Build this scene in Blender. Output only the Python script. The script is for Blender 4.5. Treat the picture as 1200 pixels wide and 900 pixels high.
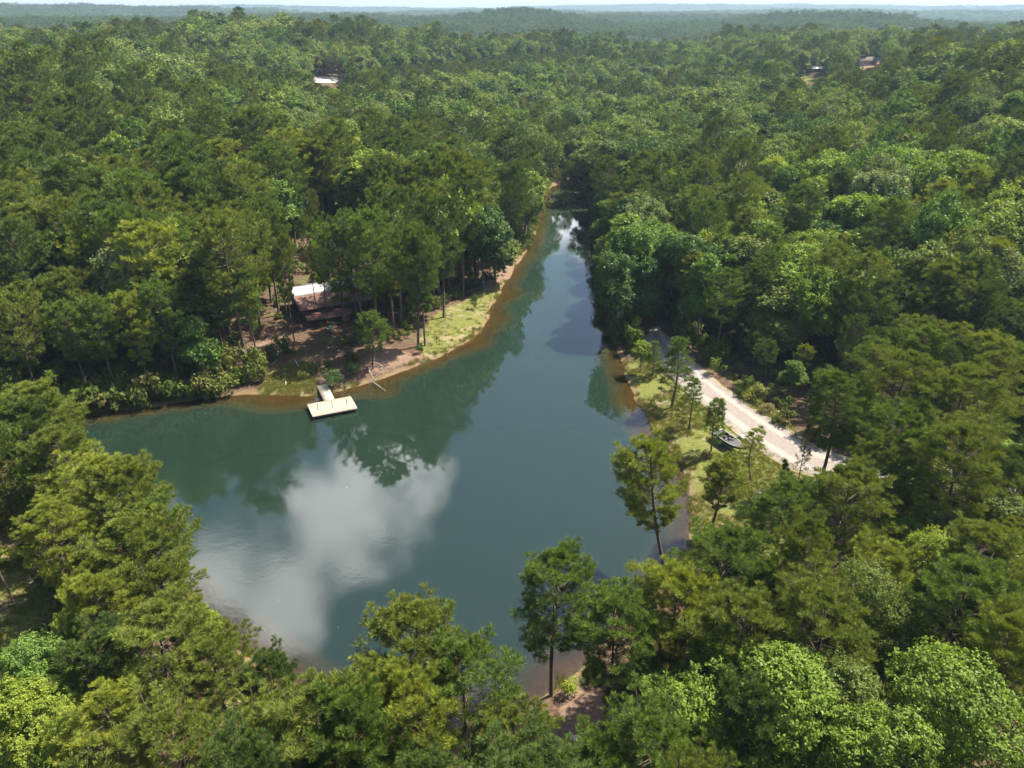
import bpy, math, random
import numpy as np
from math import radians, sin, cos, pi, tan, atan2, sqrt, exp

for o in list(bpy.data.objects):
    bpy.data.objects.remove(o)
SC = bpy.context.scene
COL = SC.collection

# ------------------------------------------------------------------ camera
CAMZ = 60.0
FPX = 889.0                                   # focal length in pixels of the 1200 px wide photograph
PITCH = math.atan(438.0 / FPX)                # eye level sits at row 12
cd = bpy.data.cameras.new('camera'); cam = bpy.data.objects.new('camera', cd); COL.objects.link(cam)
cam.location = (0, 0, CAMZ); cam.rotation_euler = (pi / 2 - PITCH, 0, 0)
cd.sensor_width = 36.0; cd.lens = FPX / 1200 * 36.0; cd.clip_start = 0.5; cd.clip_end = 40000
SC.camera = cam

# ------------------------------------------------------------------ sun and sky
SUN_EL = radians(56); SUN_AZ = atan2(0.86, 0.45)       # azimuth from +Y towards +X
sdir = (cos(SUN_EL) * sin(SUN_AZ), cos(SUN_EL) * cos(SUN_AZ), sin(SUN_EL))
sl = bpy.data.lights.new('sun', 'SUN'); sl.energy = 5.0; sl.angle = radians(0.55); sl.color = (1.0, 0.94, 0.82)
so = bpy.data.objects.new('sun', sl); COL.objects.link(so)
from mathutils import Vector, Matrix
so.rotation_euler = Vector(sdir).to_track_quat('Z', 'Y').to_euler(); so.location = (0, 0, 200)

W = bpy.data.worlds.new('World'); SC.world = W; W.use_nodes = True
nt = W.node_tree; nt.nodes.clear()
def wn(t, **k):
    n = nt.nodes.new(t)
    for a, b in k.items(): setattr(n, a, b)
    return n
sky = wn('ShaderNodeTexSky', sky_type='NISHITA', sun_disc=False, sun_elevation=SUN_EL, sun_rotation=SUN_AZ,
         air_density=1.0, dust_density=1.6, ozone_density=1.2, altitude=100)
bgs = wn('ShaderNodeBackground'); bgs.inputs[1].default_value = 0.085
nt.links.new(sky.outputs[0], bgs.inputs[0])
# clouds: real parts of the sky, broken cumulus high over the lake and low over the far shore
geo = wn('ShaderNodeTexCoord')
mapn = wn('ShaderNodeMapping'); mapn.inputs['Scale'].default_value = (1, 1, 1.5)
nt.links.new(geo.outputs['Generated'], mapn.inputs[0])
noi = wn('ShaderNodeTexNoise'); noi.inputs['Scale'].default_value = 8.0; noi.inputs['Detail'].default_value = 8
noi.inputs['Roughness'].default_value = 0.66
nt.links.new(mapn.outputs[0], noi.inputs['Vector'])
def vdir(u, v):                                # sky direction that the water at photo pixel (u,v) mirrors
    x = (u - 600) / FPX; d = (v - 450) / FPX
    w = Vector((x, cos(PITCH) - sin(PITCH) * d, -sin(PITCH) - cos(PITCH) * d)); w.z = -w.z
    return w.normalized()
def math_n(op, a, b=None, c=None, clamp=False):
    n = wn('ShaderNodeMath', operation=op, use_clamp=clamp)
    for i, q in enumerate((a, b, c)):
        if q is None: continue
        if isinstance(q, (int, float)): n.inputs[i].default_value = q
        else: nt.links.new(q, n.inputs[i])
    return n.outputs[0]
blob = None
for (u, v, rad, amp) in [(455, 575, 6.5, 1.1), (405, 620, 6.5, 1.0), (345, 660, 5.5, .85), (290, 670, 4.5, .7),
                         (335, 728, 4.0, .95), (250, 620, 6.0, .30), (245, 665, 4.0, .5), (655, 270, 3.0, .62), (682, 280, 2.4, .5), (640, 282, 2.2, .45),
                         (980, 560, 9, .8), (1100, 700, 8, .7), (60, 600, 9, .6)]:
    d = vdir(u, v)
    dp = wn('ShaderNodeVectorMath', operation='DOT_PRODUCT'); nt.links.new(geo.outputs['Generated'], dp.inputs[0])
    dp.inputs[1].default_value = d
    mr = wn('ShaderNodeMapRange', interpolation_type='SMOOTHSTEP')
    mr.inputs[1].default_value = cos(radians(rad)); mr.inputs[2].default_value = 1.0
    mr.inputs[3].default_value = 0; mr.inputs[4].default_value = amp
    nt.links.new(dp.outputs['Value'], mr.inputs[0])
    blob = mr.outputs[0] if blob is None else math_n('MAXIMUM', blob, mr.outputs[0])
s = math_n('ADD', math_n('MULTIPLY', blob, 1.0), math_n('MULTIPLY', math_n('SUBTRACT', noi.outputs[0], 0.5), 3.2))
cm = wn('ShaderNodeMapRange', interpolation_type='SMOOTHSTEP')
cm.inputs[1].default_value = 0.26; cm.inputs[2].default_value = 1.15; nt.links.new(s, cm.inputs[0])
mask = math_n('MULTIPLY', cm.outputs[0], math_n('GREATER_THAN', blob, 0.002))
sepz = wn('ShaderNodeSeparateXYZ'); nt.links.new(geo.outputs['Generated'], sepz.inputs[0])
hzm = wn('ShaderNodeMapRange', interpolation_type='SMOOTHSTEP'); hzm.inputs[1].default_value = .16; hzm.inputs[2].default_value = .0; hzm.inputs[3].default_value = 0; hzm.inputs[4].default_value = .8
nt.links.new(sepz.outputs[2], hzm.inputs[0])
bgh = wn('ShaderNodeBackground'); bgh.inputs[0].default_value = (.93, .97, 1.0, 1); bgh.inputs[1].default_value = .52
mh = wn('ShaderNodeMixShader'); nt.links.new(hzm.outputs[0], mh.inputs[0]); nt.links.new(bgs.outputs[0], mh.inputs[1]); nt.links.new(bgh.outputs[0], mh.inputs[2])
bgc = wn('ShaderNodeBackground'); bgc.inputs[0].default_value = (0.98, 0.98, 1.0, 1); bgc.inputs[1].default_value = 1.75
mx = wn('ShaderNodeMixShader'); nt.links.new(math_n('MULTIPLY', mask, 0.92), mx.inputs[0])
nt.links.new(mh.outputs[0], mx.inputs[1]); nt.links.new(bgc.outputs[0], mx.inputs[2])
wo = wn('ShaderNodeOutputWorld'); nt.links.new(mx.outputs[0], wo.inputs[0])

SC.view_settings.view_transform = 'Standard'; SC.view_settings.look = 'None'
SC.view_settings.exposure = 1.22; SC.view_settings.gamma = 1.0
SC.render.engine = 'CYCLES'
SC.cycles.max_bounces = 6; SC.cycles.diffuse_bounces = 3; SC.cycles.glossy_bounces = 2
SC.cycles.transmission_bounces = 3; SC.cycles.transparent_max_bounces = 6; SC.cycles.volume_bounces = 0
SC.cycles.caustics_reflective = False; SC.cycles.caustics_refractive = False

HAZE = 0.000115
# ------------------------------------------------------------------ helpers
rng = np.random.default_rng(7); random.seed(7)
CP, SP = cos(PITCH), sin(PITCH)
def ray(u, v):
    x = (u - 600) / FPX; d = (v - 450) / FPX
    return np.array([x, CP - SP * d, -SP - CP * d])
def at(u, v, z=0.0):
    r = ray(u, v); t = (z - CAMZ) / r[2]
    return np.array([r[0] * t, r[1] * t, z])
def proj(x, y, z):
    dz = z - CAMZ
    w = y * CP - dz * SP
    up = y * SP + dz * CP
    w = np.maximum(w, 1e-3)
    return 600 + FPX * x / w, 450 - FPX * up / w

def tag(o, label=None, cat=None, group=None, kind=None):
    if label: o['label'] = label
    if cat: o['category'] = cat
    if group: o['group'] = group
    if kind: o['kind'] = kind
    return o
def thing(name, label, cat, loc=(0, 0, 0), rz=0, group=None):
    o = bpy.data.objects.new(name, None); COL.objects.link(o)
    o.location = loc; o.rotation_euler = (0, 0, rz); o.empty_display_size = 0.2
    return tag(o, label, cat, group)
def mesh_from(name, V, F, mats, fmat=None, attrs=None, smooth=False):
    """V (n,3) array; F list of arrays, each (m,k) of one polygon size"""
    me = bpy.data.meshes.new(name)
    V = np.asarray(V, dtype=np.float32)
    Fs = [np.asarray(f, dtype=np.int32) for f in F if len(f)]
    me.vertices.add(len(V)); me.vertices.foreach_set('co', V.ravel())
    loops = np.concatenate([f.ravel() for f in Fs]); tot = np.concatenate([np.full(len(f), f.shape[1], np.int32) for f in Fs])
    st = np.concatenate([[0], np.cumsum(tot)[:-1]]).astype(np.int32)
    me.loops.add(len(loops)); me.loops.foreach_set('vertex_index', loops)
    me.polygons.add(len(tot)); me.polygons.foreach_set('loop_start', st); me.polygons.foreach_set('loop_total', tot)
    if smooth: me.polygons.foreach_set('use_smooth', np.ones(len(tot), bool))
    for m in (mats if isinstance(mats, (list, tuple)) else [mats]): me.materials.append(m)
    if fmat is not None: me.polygons.foreach_set('material_index', np.asarray(fmat, np.int32))
    if attrs:
        for k, a in attrs.items():
            at_ = me.attributes.new(k, 'FLOAT', 'POINT'); at_.data.foreach_set('value', np.asarray(a, np.float32))
    me.update(calc_edges=True)
    return me
def link(name, me, parent=None):
    o = bpy.data.objects.new(name, me); COL.objects.link(o)
    if parent is not None: o.parent = parent
    return o

class MB:
    """collects boxes, bars and tubes into one mesh"""
    def __init__(s): s.v = []; s.q = []; s.t = []; s.n = 0
    def add(s, V, quads=(), tris=()):
        V = np.asarray(V, float).reshape(-1, 3)
        for q in quads: s.q.append([i + s.n for i in q])
        for t in tris: s.t.append([i + s.n for i in t])
        s.v.append(V); s.n += len(V)
    def box(s, c, d, rz=0, M=None, bev=0.0):
        x, y, z = [a / 2 for a in d]
        b = min(bev, x * .9, y * .9, z * .9)
        if b <= 0:
            V = np.array([[i, j, k] for k in (-z, z) for j in (-y, y) for i in (-x, x)])
            Q = [(0, 2, 3, 1), (4, 5, 7, 6), (0, 1, 5, 4), (2, 6, 7, 3), (0, 4, 6, 2), (1, 3, 7, 5)]
        else:
            rings = []
            for (k, e) in ((-z, b), (-z + b, 0), (z - b, 0), (z, b)):
                rings.append([(-x + e, -y + e, k), (x - e, -y + e, k), (x - e, y - e, k), (-x + e, y - e, k)])
            V = np.array([p for r in rings for p in r]); Q = [(3, 2, 1, 0), (12, 13, 14, 15)]
            for r in range(3):
                for i in range(4):
                    j = (i + 1) % 4; Q.append((r * 4 + i, r * 4 + j, r * 4 + 4 + j, r * 4 + 4 + i))
        if M is not None: V = (np.array(M.to_3x3()) @ V.T).T
        if rz:
            R = np.array([[cos(rz), -sin(rz), 0], [sin(rz), cos(rz), 0], [0, 0, 1]]); V = V @ R.T
        s.add(V + np.array(c), Q)
    def tube(s, pts, rad, seg=6, cap=True):
        P = [Vector(p) for p in pts]; n = len(P)
        R = rad if hasattr(rad, '__len__') else [rad] * n
        V = []
        for i in range(n):
            d = (P[min(i + 1, n - 1)] - P[max(i - 1, 0)]).normalized()
            a = d.cross(Vector((0, 0, 1)) if abs(d.z) < .9 else Vector((1, 0, 0))).normalized(); b = d.cross(a)
            for k in range(seg):
                t = 2 * pi * k / seg; V.append(P[i] + (a * cos(t) + b * sin(t)) * R[i])
        Q = [(i * seg + k, i * seg + (k + 1) % seg, (i + 1) * seg + (k + 1) % seg, (i + 1) * seg + k) for i in range(n - 1) for k in range(seg)]
        V = [tuple(v) for v in V]; T = []
        if cap:
            V.append(tuple(P[0])); V.append(tuple(P[-1])); e = n * seg
            for k in range(seg):
                T.append((e, (k + 1) % seg, k)); T.append((e + 1, (n - 1) * seg + k, (n - 1) * seg + (k + 1) % seg))
        s.add(V, Q, T)
    def mesh(s, name, mat, smooth=False):
        return mesh_from(name, np.concatenate(s.v), [np.array(s.q).reshape(-1, 4), np.array(s.t).reshape(-1, 3)], mat, smooth=smooth)
    def build(s, name, mat, parent=None, smooth=False):
        return link(name, s.mesh(name, mat, smooth), parent)

# ------------------------------------------------------------------ materials
def newmat(name):
    m = bpy.data.materials.new(name); m.use_nodes = True; m.node_tree.nodes.clear(); return m
class NB:
    def __init__(s, m): s.t = m.node_tree
    def n(s, typ, ins=None, **k):
        n = s.t.nodes.new(typ)
        for a, b in k.items(): setattr(n, a, b)
        if ins:
            for a, b in ins.items():
                if hasattr(b, 'is_output') or isinstance(b, bpy.types.NodeSocket): s.t.links.new(b, n.inputs[a])
                else: n.inputs[a].default_value = b
        return n
    def mix(s, f, a, b, mode='MIX'):
        n = s.t.nodes.new('ShaderNodeMix'); n.data_type = 'RGBA'; n.blend_type = mode
        for i, q in ((0, f), (6, a), (7, b)):
            if isinstance(q, bpy.types.NodeSocket): s.t.links.new(q, n.inputs[i])
            else: n.inputs[i].default_value = q if i == 0 else (tuple(q) + (1,))[:4]
        return n.outputs[2]
    def mr(s, x, a, b, c=0, d=1, smooth=True):
        n = s.n('ShaderNodeMapRange', {0: x, 1: a, 2: b, 3: c, 4: d}, interpolation_type='SMOOTHSTEP' if smooth else 'LINEAR'); return n.outputs[0]
    def ma(s, op, a, b=0.0):
        return s.n('ShaderNodeMath', {0: a, 1: b}, operation=op).outputs[0]
    def noise(s, scale, detail=4, rough=.55, vec=None):
        i = {'Scale': scale, 'Detail': detail, 'Roughness': rough}
        if vec is not None: i['Vector'] = vec
        return s.n('ShaderNodeTexNoise', i).outputs[0]
    def out(s, surf): 
        o = s.n('ShaderNodeOutputMaterial'); s.t.links.new(surf, o.inputs[0])

def simple(name, c1, c2=None, scale=3.0, rough=.7, metal=0.0, bump=0.0, spec=.5, coat=0):
    m = newmat(name); b = NB(m); tc = b.n('ShaderNodeTexCoord').outputs['Object']
    c2 = c2 or tuple(x * .75 for x in c1)
    nz = b.noise(scale, 6, .6, tc)
    col = b.mix(b.mr(nz, .3, .7), c1, c2)
    p = b.n('ShaderNodeBsdfPrincipled', {'Base Color': col, 'Roughness': rough, 'Metallic': metal, 'Specular IOR Level': spec, 'Coat Weight': coat})
    if bump:
        bp = b.n('ShaderNodeBump', {'Strength': bump, 'Distance': .02, 'Height': nz}); b.t.links.new(bp.outputs[0], p.inputs['Normal'])
    b.out(p.outputs[0]); return m

def leafmat(name, stuff=None, transl=.35, gloss=.10, hueshift=(1.35, 1.22, .75)):
    m = newmat(name); b = NB(m)
    oi = b.n('ShaderNodeObjectInfo')
    tone = b.n('ShaderNodeAttribute', attribute_name='tone').outputs['Fac']
    if stuff:
        r = b.n('ShaderNodeValToRGB', {'Fac': oi.outputs['Random']}); cr = r.color_ramp; cr.interpolation = 'LINEAR'
        while len(cr.elements) > 1: cr.elements.remove(cr.elements[-1])
        cr.elements[0].position = 0; cr.elements[0].color = tuple(stuff[0]) + (1,)
        for i, c in enumerate(stuff[1:]):
            e = cr.elements.new((i + 1) / (len(stuff) - 1)); e.color = tuple(c) + (1,)
        base = r.outputs[0]
    else:
        base = oi.outputs['Color']
    lo = b.mix(1.0, base, (.66, .70, .7), 'MULTIPLY')
    hi = b.mix(1.0, base, hueshift, 'MULTIPLY')
    c = b.mix(tone, lo, hi)
    d = b.n('ShaderNodeBsdfDiffuse', {'Color': c})
    t = b.n('ShaderNodeBsdfTranslucent', {'Color': b.mix(1.0, c, tuple(q * transl * 1.8 for q in (1.2, 1.15, .5)), 'MULTIPLY')})
    s1 = b.n('ShaderNodeAddShader', {0: d.outputs[0], 1: t.outputs[0]})
    g = b.n('ShaderNodeBsdfGlossy', {'Color': (.9, .95, .8, 1), 'Roughness': .5})
    s2 = b.n('ShaderNodeMixShader', {0: gloss * .07, 1: s1.outputs[0], 2: g.outputs[0]})
    b.out(s2.outputs[0]); return m

M = {}
M['leaf'] = leafmat('broadleaf_foliage', transl=.26, gloss=.22)
M['needle'] = leafmat('pine_needles', transl=.16, gloss=.12, hueshift=(1.4, 1.25, .7))
BROAD = [(0.094, 0.154, 0.037), (0.068, 0.123, 0.034), (0.135, 0.188, 0.041), (0.140, 0.178, 0.081), (0.050, 0.095, 0.034), (0.111, 0.178, 0.038), (0.103, 0.136, 0.047), (0.058, 0.107, 0.044), (0.157, 0.197, 0.065), (0.129, 0.178, 0.058), (0.150, 0.203, 0.051)]
PINE = [(0.108, 0.146, 0.038), (0.081, 0.123, 0.038), (0.135, 0.164, 0.041), (0.065, 0.105, 0.038)]
M['leaf_far'] = leafmat('broadleaf_foliage_wood', stuff=BROAD, transl=.2, gloss=.08)
M['needle_far'] = leafmat('pine_needles_wood', stuff=PINE, transl=.15, gloss=.06)
M['bark'] = simple('pine_bark', (.17, .12, .085), (.08, .055, .04), 4.0, .9, bump=.5)
M['bark2'] = simple('grey_bark', (.22, .20, .17), (.11, .10, .085), 3.0, .9, bump=.4)
M['dead'] = simple('weathered_branch', (.30, .27, .23), (.18, .15, .12), 5.0, .9)

# ------------------------------------------------------------------ lake outline
LAKE_PX = [(85, 488), (150, 481), (200, 472), (280, 463), (340, 463), (368, 465), (392, 460), (425, 451), (470, 436), (520, 416), (556, 396), (573, 378),
           (576, 360), (588, 340), (598, 322), (612, 302), (624, 286), (630, 262), (634, 240), (640, 222), (650, 217), (668, 216), (682, 220),
           (690, 236), (697, 262), (703, 300), (708, 340), (716, 385), (724, 418), (738, 452), (758, 490), (784, 525), (800, 552), (806, 580),
           (812, 610), (800, 645), (782, 680), (768, 700), (745, 722), (715, 755), (685, 785), (655, 803), (600, 832), (500, 860), (430, 862), (385, 838),
           (330, 800), (275, 768), (250, 735), (225, 705), (185, 660), (130, 610), (70, 570), (0, 540), (-90, 520), (-180, 512), (-170, 490), (-80, 494), (0, 492)]
LAKE = np.array([at(u, v)[:2] for u, v in LAKE_PX])
def smooth_poly(P, it=2):
    for _ in range(it):
        Q = np.roll(P, -1, 0); P = np.stack([P * .75 + Q * .25, P * .25 + Q * .75], 1).reshape(-1, 2)
    return P
LAKE = smooth_poly(LAKE, 2)
def seg_dist(x, y, P, closed=True):
    x = np.asarray(x, float); y = np.asarray(y, float); d = np.full(x.shape, 1e12)
    n = len(P)
    for i in range(n if closed else n - 1):
        a = P[i]; b = P[(i + 1) % n]; e = b - a; L = e @ e + 1e-9
        t = np.clip(((x - a[0]) * e[0] + (y - a[1]) * e[1]) / L, 0, 1)
        d = np.minimum(d, (x - a[0] - t * e[0]) ** 2 + (y - a[1] - t * e[1]) ** 2)
    return np.sqrt(d)
def inside(x, y, P):
    x = np.asarray(x, float); y = np.asarray(y, float); c = np.zeros(x.shape, bool); n = len(P)
    for i in range(n):
        a = P[i]; b = P[(i + 1) % n]
        if a[1] == b[1]: continue
        k = ((a[1] > y) != (b[1] > y)) & (x < (b[0] - a[0]) * (y - a[1]) / (b[1] - a[1]) + a[0])
        c ^= k
    return c
def fbm(x, y, s, seed=0, octv=4):
    """cheap value noise, range about -1..1"""
    out = np.zeros(np.shape(x)); amp = 1; tot = 0
    for o in range(octv):
        X = np.asarray(x) / s * 2 ** o + seed * 17.3 + o * 5.1; Y = np.asarray(y) / s * 2 ** o - seed * 9.7 + o * 3.3
        xi = np.floor(X).astype(np.int64); yi = np.floor(Y).astype(np.int64); fx = X - xi; fy = Y - yi
        fx = fx * fx * (3 - 2 * fx); fy = fy * fy * (3 - 2 * fy)
        def h(a, b):
            n = (a * 374761393 + b * 668265263 + seed * 1442695) & 0x7fffffff
            n = ((n ^ (n >> 13)) * 1274126177) & 0x7fffffff
            return (n ^ (n >> 16)) / 0x7fffffff * 2.0 % 2.0 - 1
        v = (h(xi, yi) * (1 - fx) + h(xi + 1, yi) * fx) * (1 - fy) + (h(xi, yi + 1) * (1 - fx) + h(xi + 1, yi + 1) * fx) * fy
        out += v * amp; tot += amp; amp *= .5
    return out / tot
def sstep(x, a, b):
    t = np.clip((np.asarray(x, float) - a) / (b - a), 0, 1); return t * t * (3 - 2 * t)

CREEK = np.array([(25, 302), (34, 380), (62, 480), (110, 640), (150, 900), (220, 1300)], float)
ROAD = np.array([at(u, v, .9)[:2] for u, v in [(768, 384), (770, 400), (788, 422), (822, 455), (858, 482), (900, 512), (945, 540), (1000, 556), (1080, 572), (1180, 585), (1320, 600)]])
HILLS = [  # px u, distance, half width across, half depth, canopy-top row
    (50, 1500, 260, 260, 27), (400, 2100, 420, 300, 16), (840, 2300, 520, 320, 20),
    (720, 1350, 260, 130, 27), (980, 1700, 300, 150, 22), (330, 1250, 240, 120, 28), (560, 1750, 300, 140, 20),
    (130, 3600, 700, 500, 13), (620, 4200, 900, 500, 15), (1100, 4300, 800, 600, 13), (-150, 3000, 600, 500, 12),
    (300, 7500, 1500, 900, 8), (900, 8000, 1600, 900, 8), (620, 8600, 1500, 900, 9), (-100, 7600, 1500, 900, 8), (1300, 7600, 1500, 900, 8)]
SHOALS = [(322, 472, 5.5), (352, 470, 4), (452, 461, 4), (765, 505, 4.5), (785, 540, 4.5), (745, 470, 4), (800, 575, 4), (598, 345, 4), (578, 372, 4), (560, 402, 4), (285, 765, 5), (330, 790, 4), (390, 825, 5), (655, 785, 3), (665, 222, 6)]
SHP = [(at(u, v)[0], at(u, v)[1], r_) for u, v, r_ in SHOALS]
def depthf(x, y, sd):
    m_ = np.zeros(np.shape(x))
    for a, b_, r_ in SHP: m_ = np.maximum(m_, np.exp(-((x - a) ** 2 + (y - b_) ** 2) / (r_ * r_)))
    return np.minimum(.02 + .34 * sd * (1 - .72 * m_), 3.2)
def height(x, y):
    x = np.asarray(x, float); y = np.asarray(y, float)
    sd = seg_dist(x, y, LAKE); ins = inside(x, y, LAKE)
    wob = .55 * fbm(x, y, 4.5, 61, 2) + .25 * fbm(x, y, 1.6, 62, 2)
    ss = np.where(ins, -sd, sd) + wob; ins = ss < 0; sd = np.abs(ss)
    near = np.minimum(sd, seg_dist(x, y, CREEK, False) + 4)
    r = np.hypot(x, y); az = np.degrees(np.arctan2(x, y))
    z = .55 * (1 - np.exp(-sd / 2.0)) + .7 * (1 - np.exp(-sd / 10.0))
    z = z + 22 * (1 - np.exp(-np.maximum(near - 12, 0) / 190)) * sstep(r, 90, 220)
    z = z + 20 * sstep(az, 8, 30) * np.exp(-((r - 430) / 190) ** 2) * sstep(near, 20, 200)
    z = z + 5 * sstep(-az, 5, 30) * np.exp(-((r - 360) / 160) ** 2) * sstep(near, 20, 120)
    z = z + 5 * sstep(r, 400, 600) + 9 * sstep(r, 520, 720) * sstep(az, -8, 4) * (1 - sstep(az, 20, 30)) - 28 * sstep(r, 760, 1000) * (1 - .55 * sstep(r, 1150, 1600))
    z = z + fbm(x, y, 210, 3, 3) * 13 * sstep(near, 20, 200) * sstep(r, 150, 420)
    z = z + fbm(x, y, 22, 5, 3) * .35 * sstep(sd, 2, 14)
    z = z + fbm(x, y, 900, 8, 3) * 20 * sstep(r, 900, 2200)
    for (u, D, wa, wd, v) in HILLS:
        a = math.atan((u - 600) / FPX / 1.0 * (CP))          # near the eye-level row
        ux, uy = sin(a), cos(a); tx, ty = uy, -ux
        al = x * ux + y * uy - D; ac = x * tx + y * ty
        top = CAMZ - D * ((v - 12) / FPX) * .76 - 17 - 11
        z = z + top * np.exp(-(al / wd) ** 2 - (np.abs(ac) / wa) ** 2.6)
    z = np.where(ins, -depthf(x, y, sd), z)
    return z
def hz(x, y): return float(height(np.array([x]), np.array([y]))[0])
def atg(u, v, up=0.0):
    """point on the ground (plus up) under a photo pixel"""
    z = 1.0
    for _ in range(6):
        p = at(u, v, z + up); z = hz(p[0], p[1]); z = max(z, 0)
    return Vector((p[0], p[1], z))

# masks that carry ground cover
def poly_px(L, z=1.0): return np.array([at(u, v, z)[:2] for u, v in L])
GRASS = [poly_px([(728, 425), (760, 410), (800, 440), (858, 495), (930, 540), (985, 575), (960, 640), (880, 660), (800, 640), (800, 560), (745, 470)]),
         poly_px([(500, 420), (560, 400), (590, 345), (600, 320), (560, 345), (505, 372), (490, 400)]),
         poly_px([(300, 455), (345, 462), (375, 450), (365, 425), (330, 425)]),
         poly_px([(-60, 760), (40, 780), (60, 700), (20, 640), (-60, 640)]),
         poly_px([(250, 770), (300, 800), (320, 850), (270, 860), (235, 790)]),
         poly_px([(855, 440), (920, 490), (940, 520), (880, 500)]),
         poly_px([(925, 98), (965, 98), (990, 84), (915, 84)], 30)]
DIRT = [poly_px([(345, 322), (358, 285), (400, 285), (410, 322)], 3), poly_px([(335, 385), (335, 402), (290, 420), (285, 405)], 2), poly_px([(440, 405), (500, 415), (440, 435), (425, 425)], 1),
        poly_px([(540, 350), (600, 280), (610, 300), (580, 345)], 2),
        poly_px([(660, 800), (700, 800), (740, 880), (640, 880)]),
        poly_px([(640, 222), (690, 222), (680, 205), (645, 205)], 1),
        poly_px([(1004, 80), (1030, 79), (1040, 70), (1012, 70)], 33),
        poly_px([(-60, 760), (50, 750), (60, 640), (-60, 600)])]
def far_px(L):
    o = []
    for u, v in L:
        z = 25.0
        for _ in range(30): p = at(u, v, z); z = .7 * z + .3 * hz(p[0], p[1])
        o.append(p[:2])
    return np.array(o)
GRASS[6] = far_px([(932, 97), (958, 97), (968, 89), (932, 88)]); DIRT[-2] = far_px([(1004, 81), (1030, 80), (1040, 71), (1012, 71)])
PALE = [far_px([(369, 97), (396, 97), (396, 90), (369, 90)])]
def pmask(x, y, polys, soft):
    o = np.zeros(np.shape(x))
    for P in polys:
        d = seg_dist(x, y, P); i = inside(x, y, P)
        o = np.maximum(o, sstep(np.where(i, d, -d), -soft, soft))
    return o

# ------------------------------------------------------------------ the ground, one sheet to the horizon
def build_ground():
    th = np.radians(np.concatenate([np.arange(-180, -60, 4.0), np.arange(-60, -42, 1.0), np.arange(-42, 42, .24), np.arange(42, 60, 1.0), np.arange(60, 180.1, 4.0)]))
    r = np.concatenate([[0.5], np.geomspace(14, 9800, 640)])
    R, T = np.meshgrid(r, th, indexing='ij'); X = R * np.sin(T); Y = R * np.cos(T)
    Z = height(X, Y)
    nr, nth = X.shape
    i = np.arange(nr - 1)[:, None] * nth + np.arange(nth - 1)[None, :]
    F = np.stack([i, i + 1, i + nth + 1, i + nth], -1).reshape(-1, 4)[:, ::-1]
    sd = np.where(inside(X, Y, LAKE), -1, 1) * seg_dist(X, Y, LAKE) + .55 * fbm(X, Y, 4.5, 61, 2)
    me = mesh_from('ground', np.stack([X, Y, Z], -1).reshape(-1, 3), [F], M['ground'],
                   attrs={'grass': pmask(X, Y, GRASS, 2.2).ravel(), 'dirt': pmask(X, Y, DIRT, 3).ravel(), 'shore': sd.ravel(),
                          'pale': pmask(X, Y, PALE, 3).ravel()}, smooth=True)
    return tag(link('ground', me), kind='structure')

m = newmat('forest_floor_and_banks'); b = NB(m); M['ground'] = m
pos = b.n('ShaderNodeNewGeometry').outputs['Position']
def att(n): return b.n('ShaderNodeAttribute', attribute_name=n).outputs['Fac']
n1 = b.noise(.35, 5, .6, pos); n2 = b.noise(2.2, 6, .65, pos); n3 = b.noise(9.0, 4, .6, pos); n4 = b.noise(.09, 4, .6, pos)
litter = b.mix(b.mr(n2, .35, .68), (.070, .046, .030), (.165, .10, .067))
litter = b.mix(b.mr(n1, .52, .66), litter, (.10, .115, .035))
gr = b.mix(b.mr(n2, .3, .7), (.095, .12, .026), (.20, .19, .055))
gr = b.mix(b.mr(n1, .50, .68), gr, (.27, .21, .13))
gr = b.mix(b.mr(n3, .55, .8), gr, (.09, .13, .02))
dt = b.mix(b.mr(n2, .3, .7), (.28, .185, .135), (.15, .095, .066))
jit = b.ma('MULTIPLY', b.ma('SUBTRACT', n2, .5), 1.1); jit2 = b.ma('MULTIPLY', b.ma('SUBTRACT', n1, .5), .9)
J = b.ma('ADD', jit, jit2)
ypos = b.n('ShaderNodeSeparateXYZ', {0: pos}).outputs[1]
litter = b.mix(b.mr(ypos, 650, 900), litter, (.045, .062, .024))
c = b.mix(b.mr(b.ma('ADD', att('dirt'), J), .38, .62), litter, dt)
c = b.mix(b.mr(b.ma('ADD', att('grass'), J), .36, .64), c, gr)
c = b.mix(b.mr(b.ma('ADD', att('pale'), J), .4, .6), c, (.55, .50, .45))
sh = b.ma('ADD', att('shore'), b.ma('MULTIPLY', J, 4.0))
c = b.mix(b.mr(sh, 1.1, .2), c, (.20, .14, .075))
c = b.mix(b.mr(sh, .1, -.8), c, (.15, .088, .036))
c = b.mix(b.mr(sh, -1.2, -5.0), c, (.12, .080, .035))
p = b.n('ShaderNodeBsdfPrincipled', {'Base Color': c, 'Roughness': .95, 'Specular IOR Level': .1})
bp = b.n('ShaderNodeBump', {'Strength': .8, 'Distance': .12, 'Height': b.ma('ADD', n2, b.ma('MULTIPLY', n3, .5))}); b.t.links.new(bp.outputs[0], p.inputs['Normal'])
b.out(p.outputs[0])
ground = build_ground()

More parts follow.
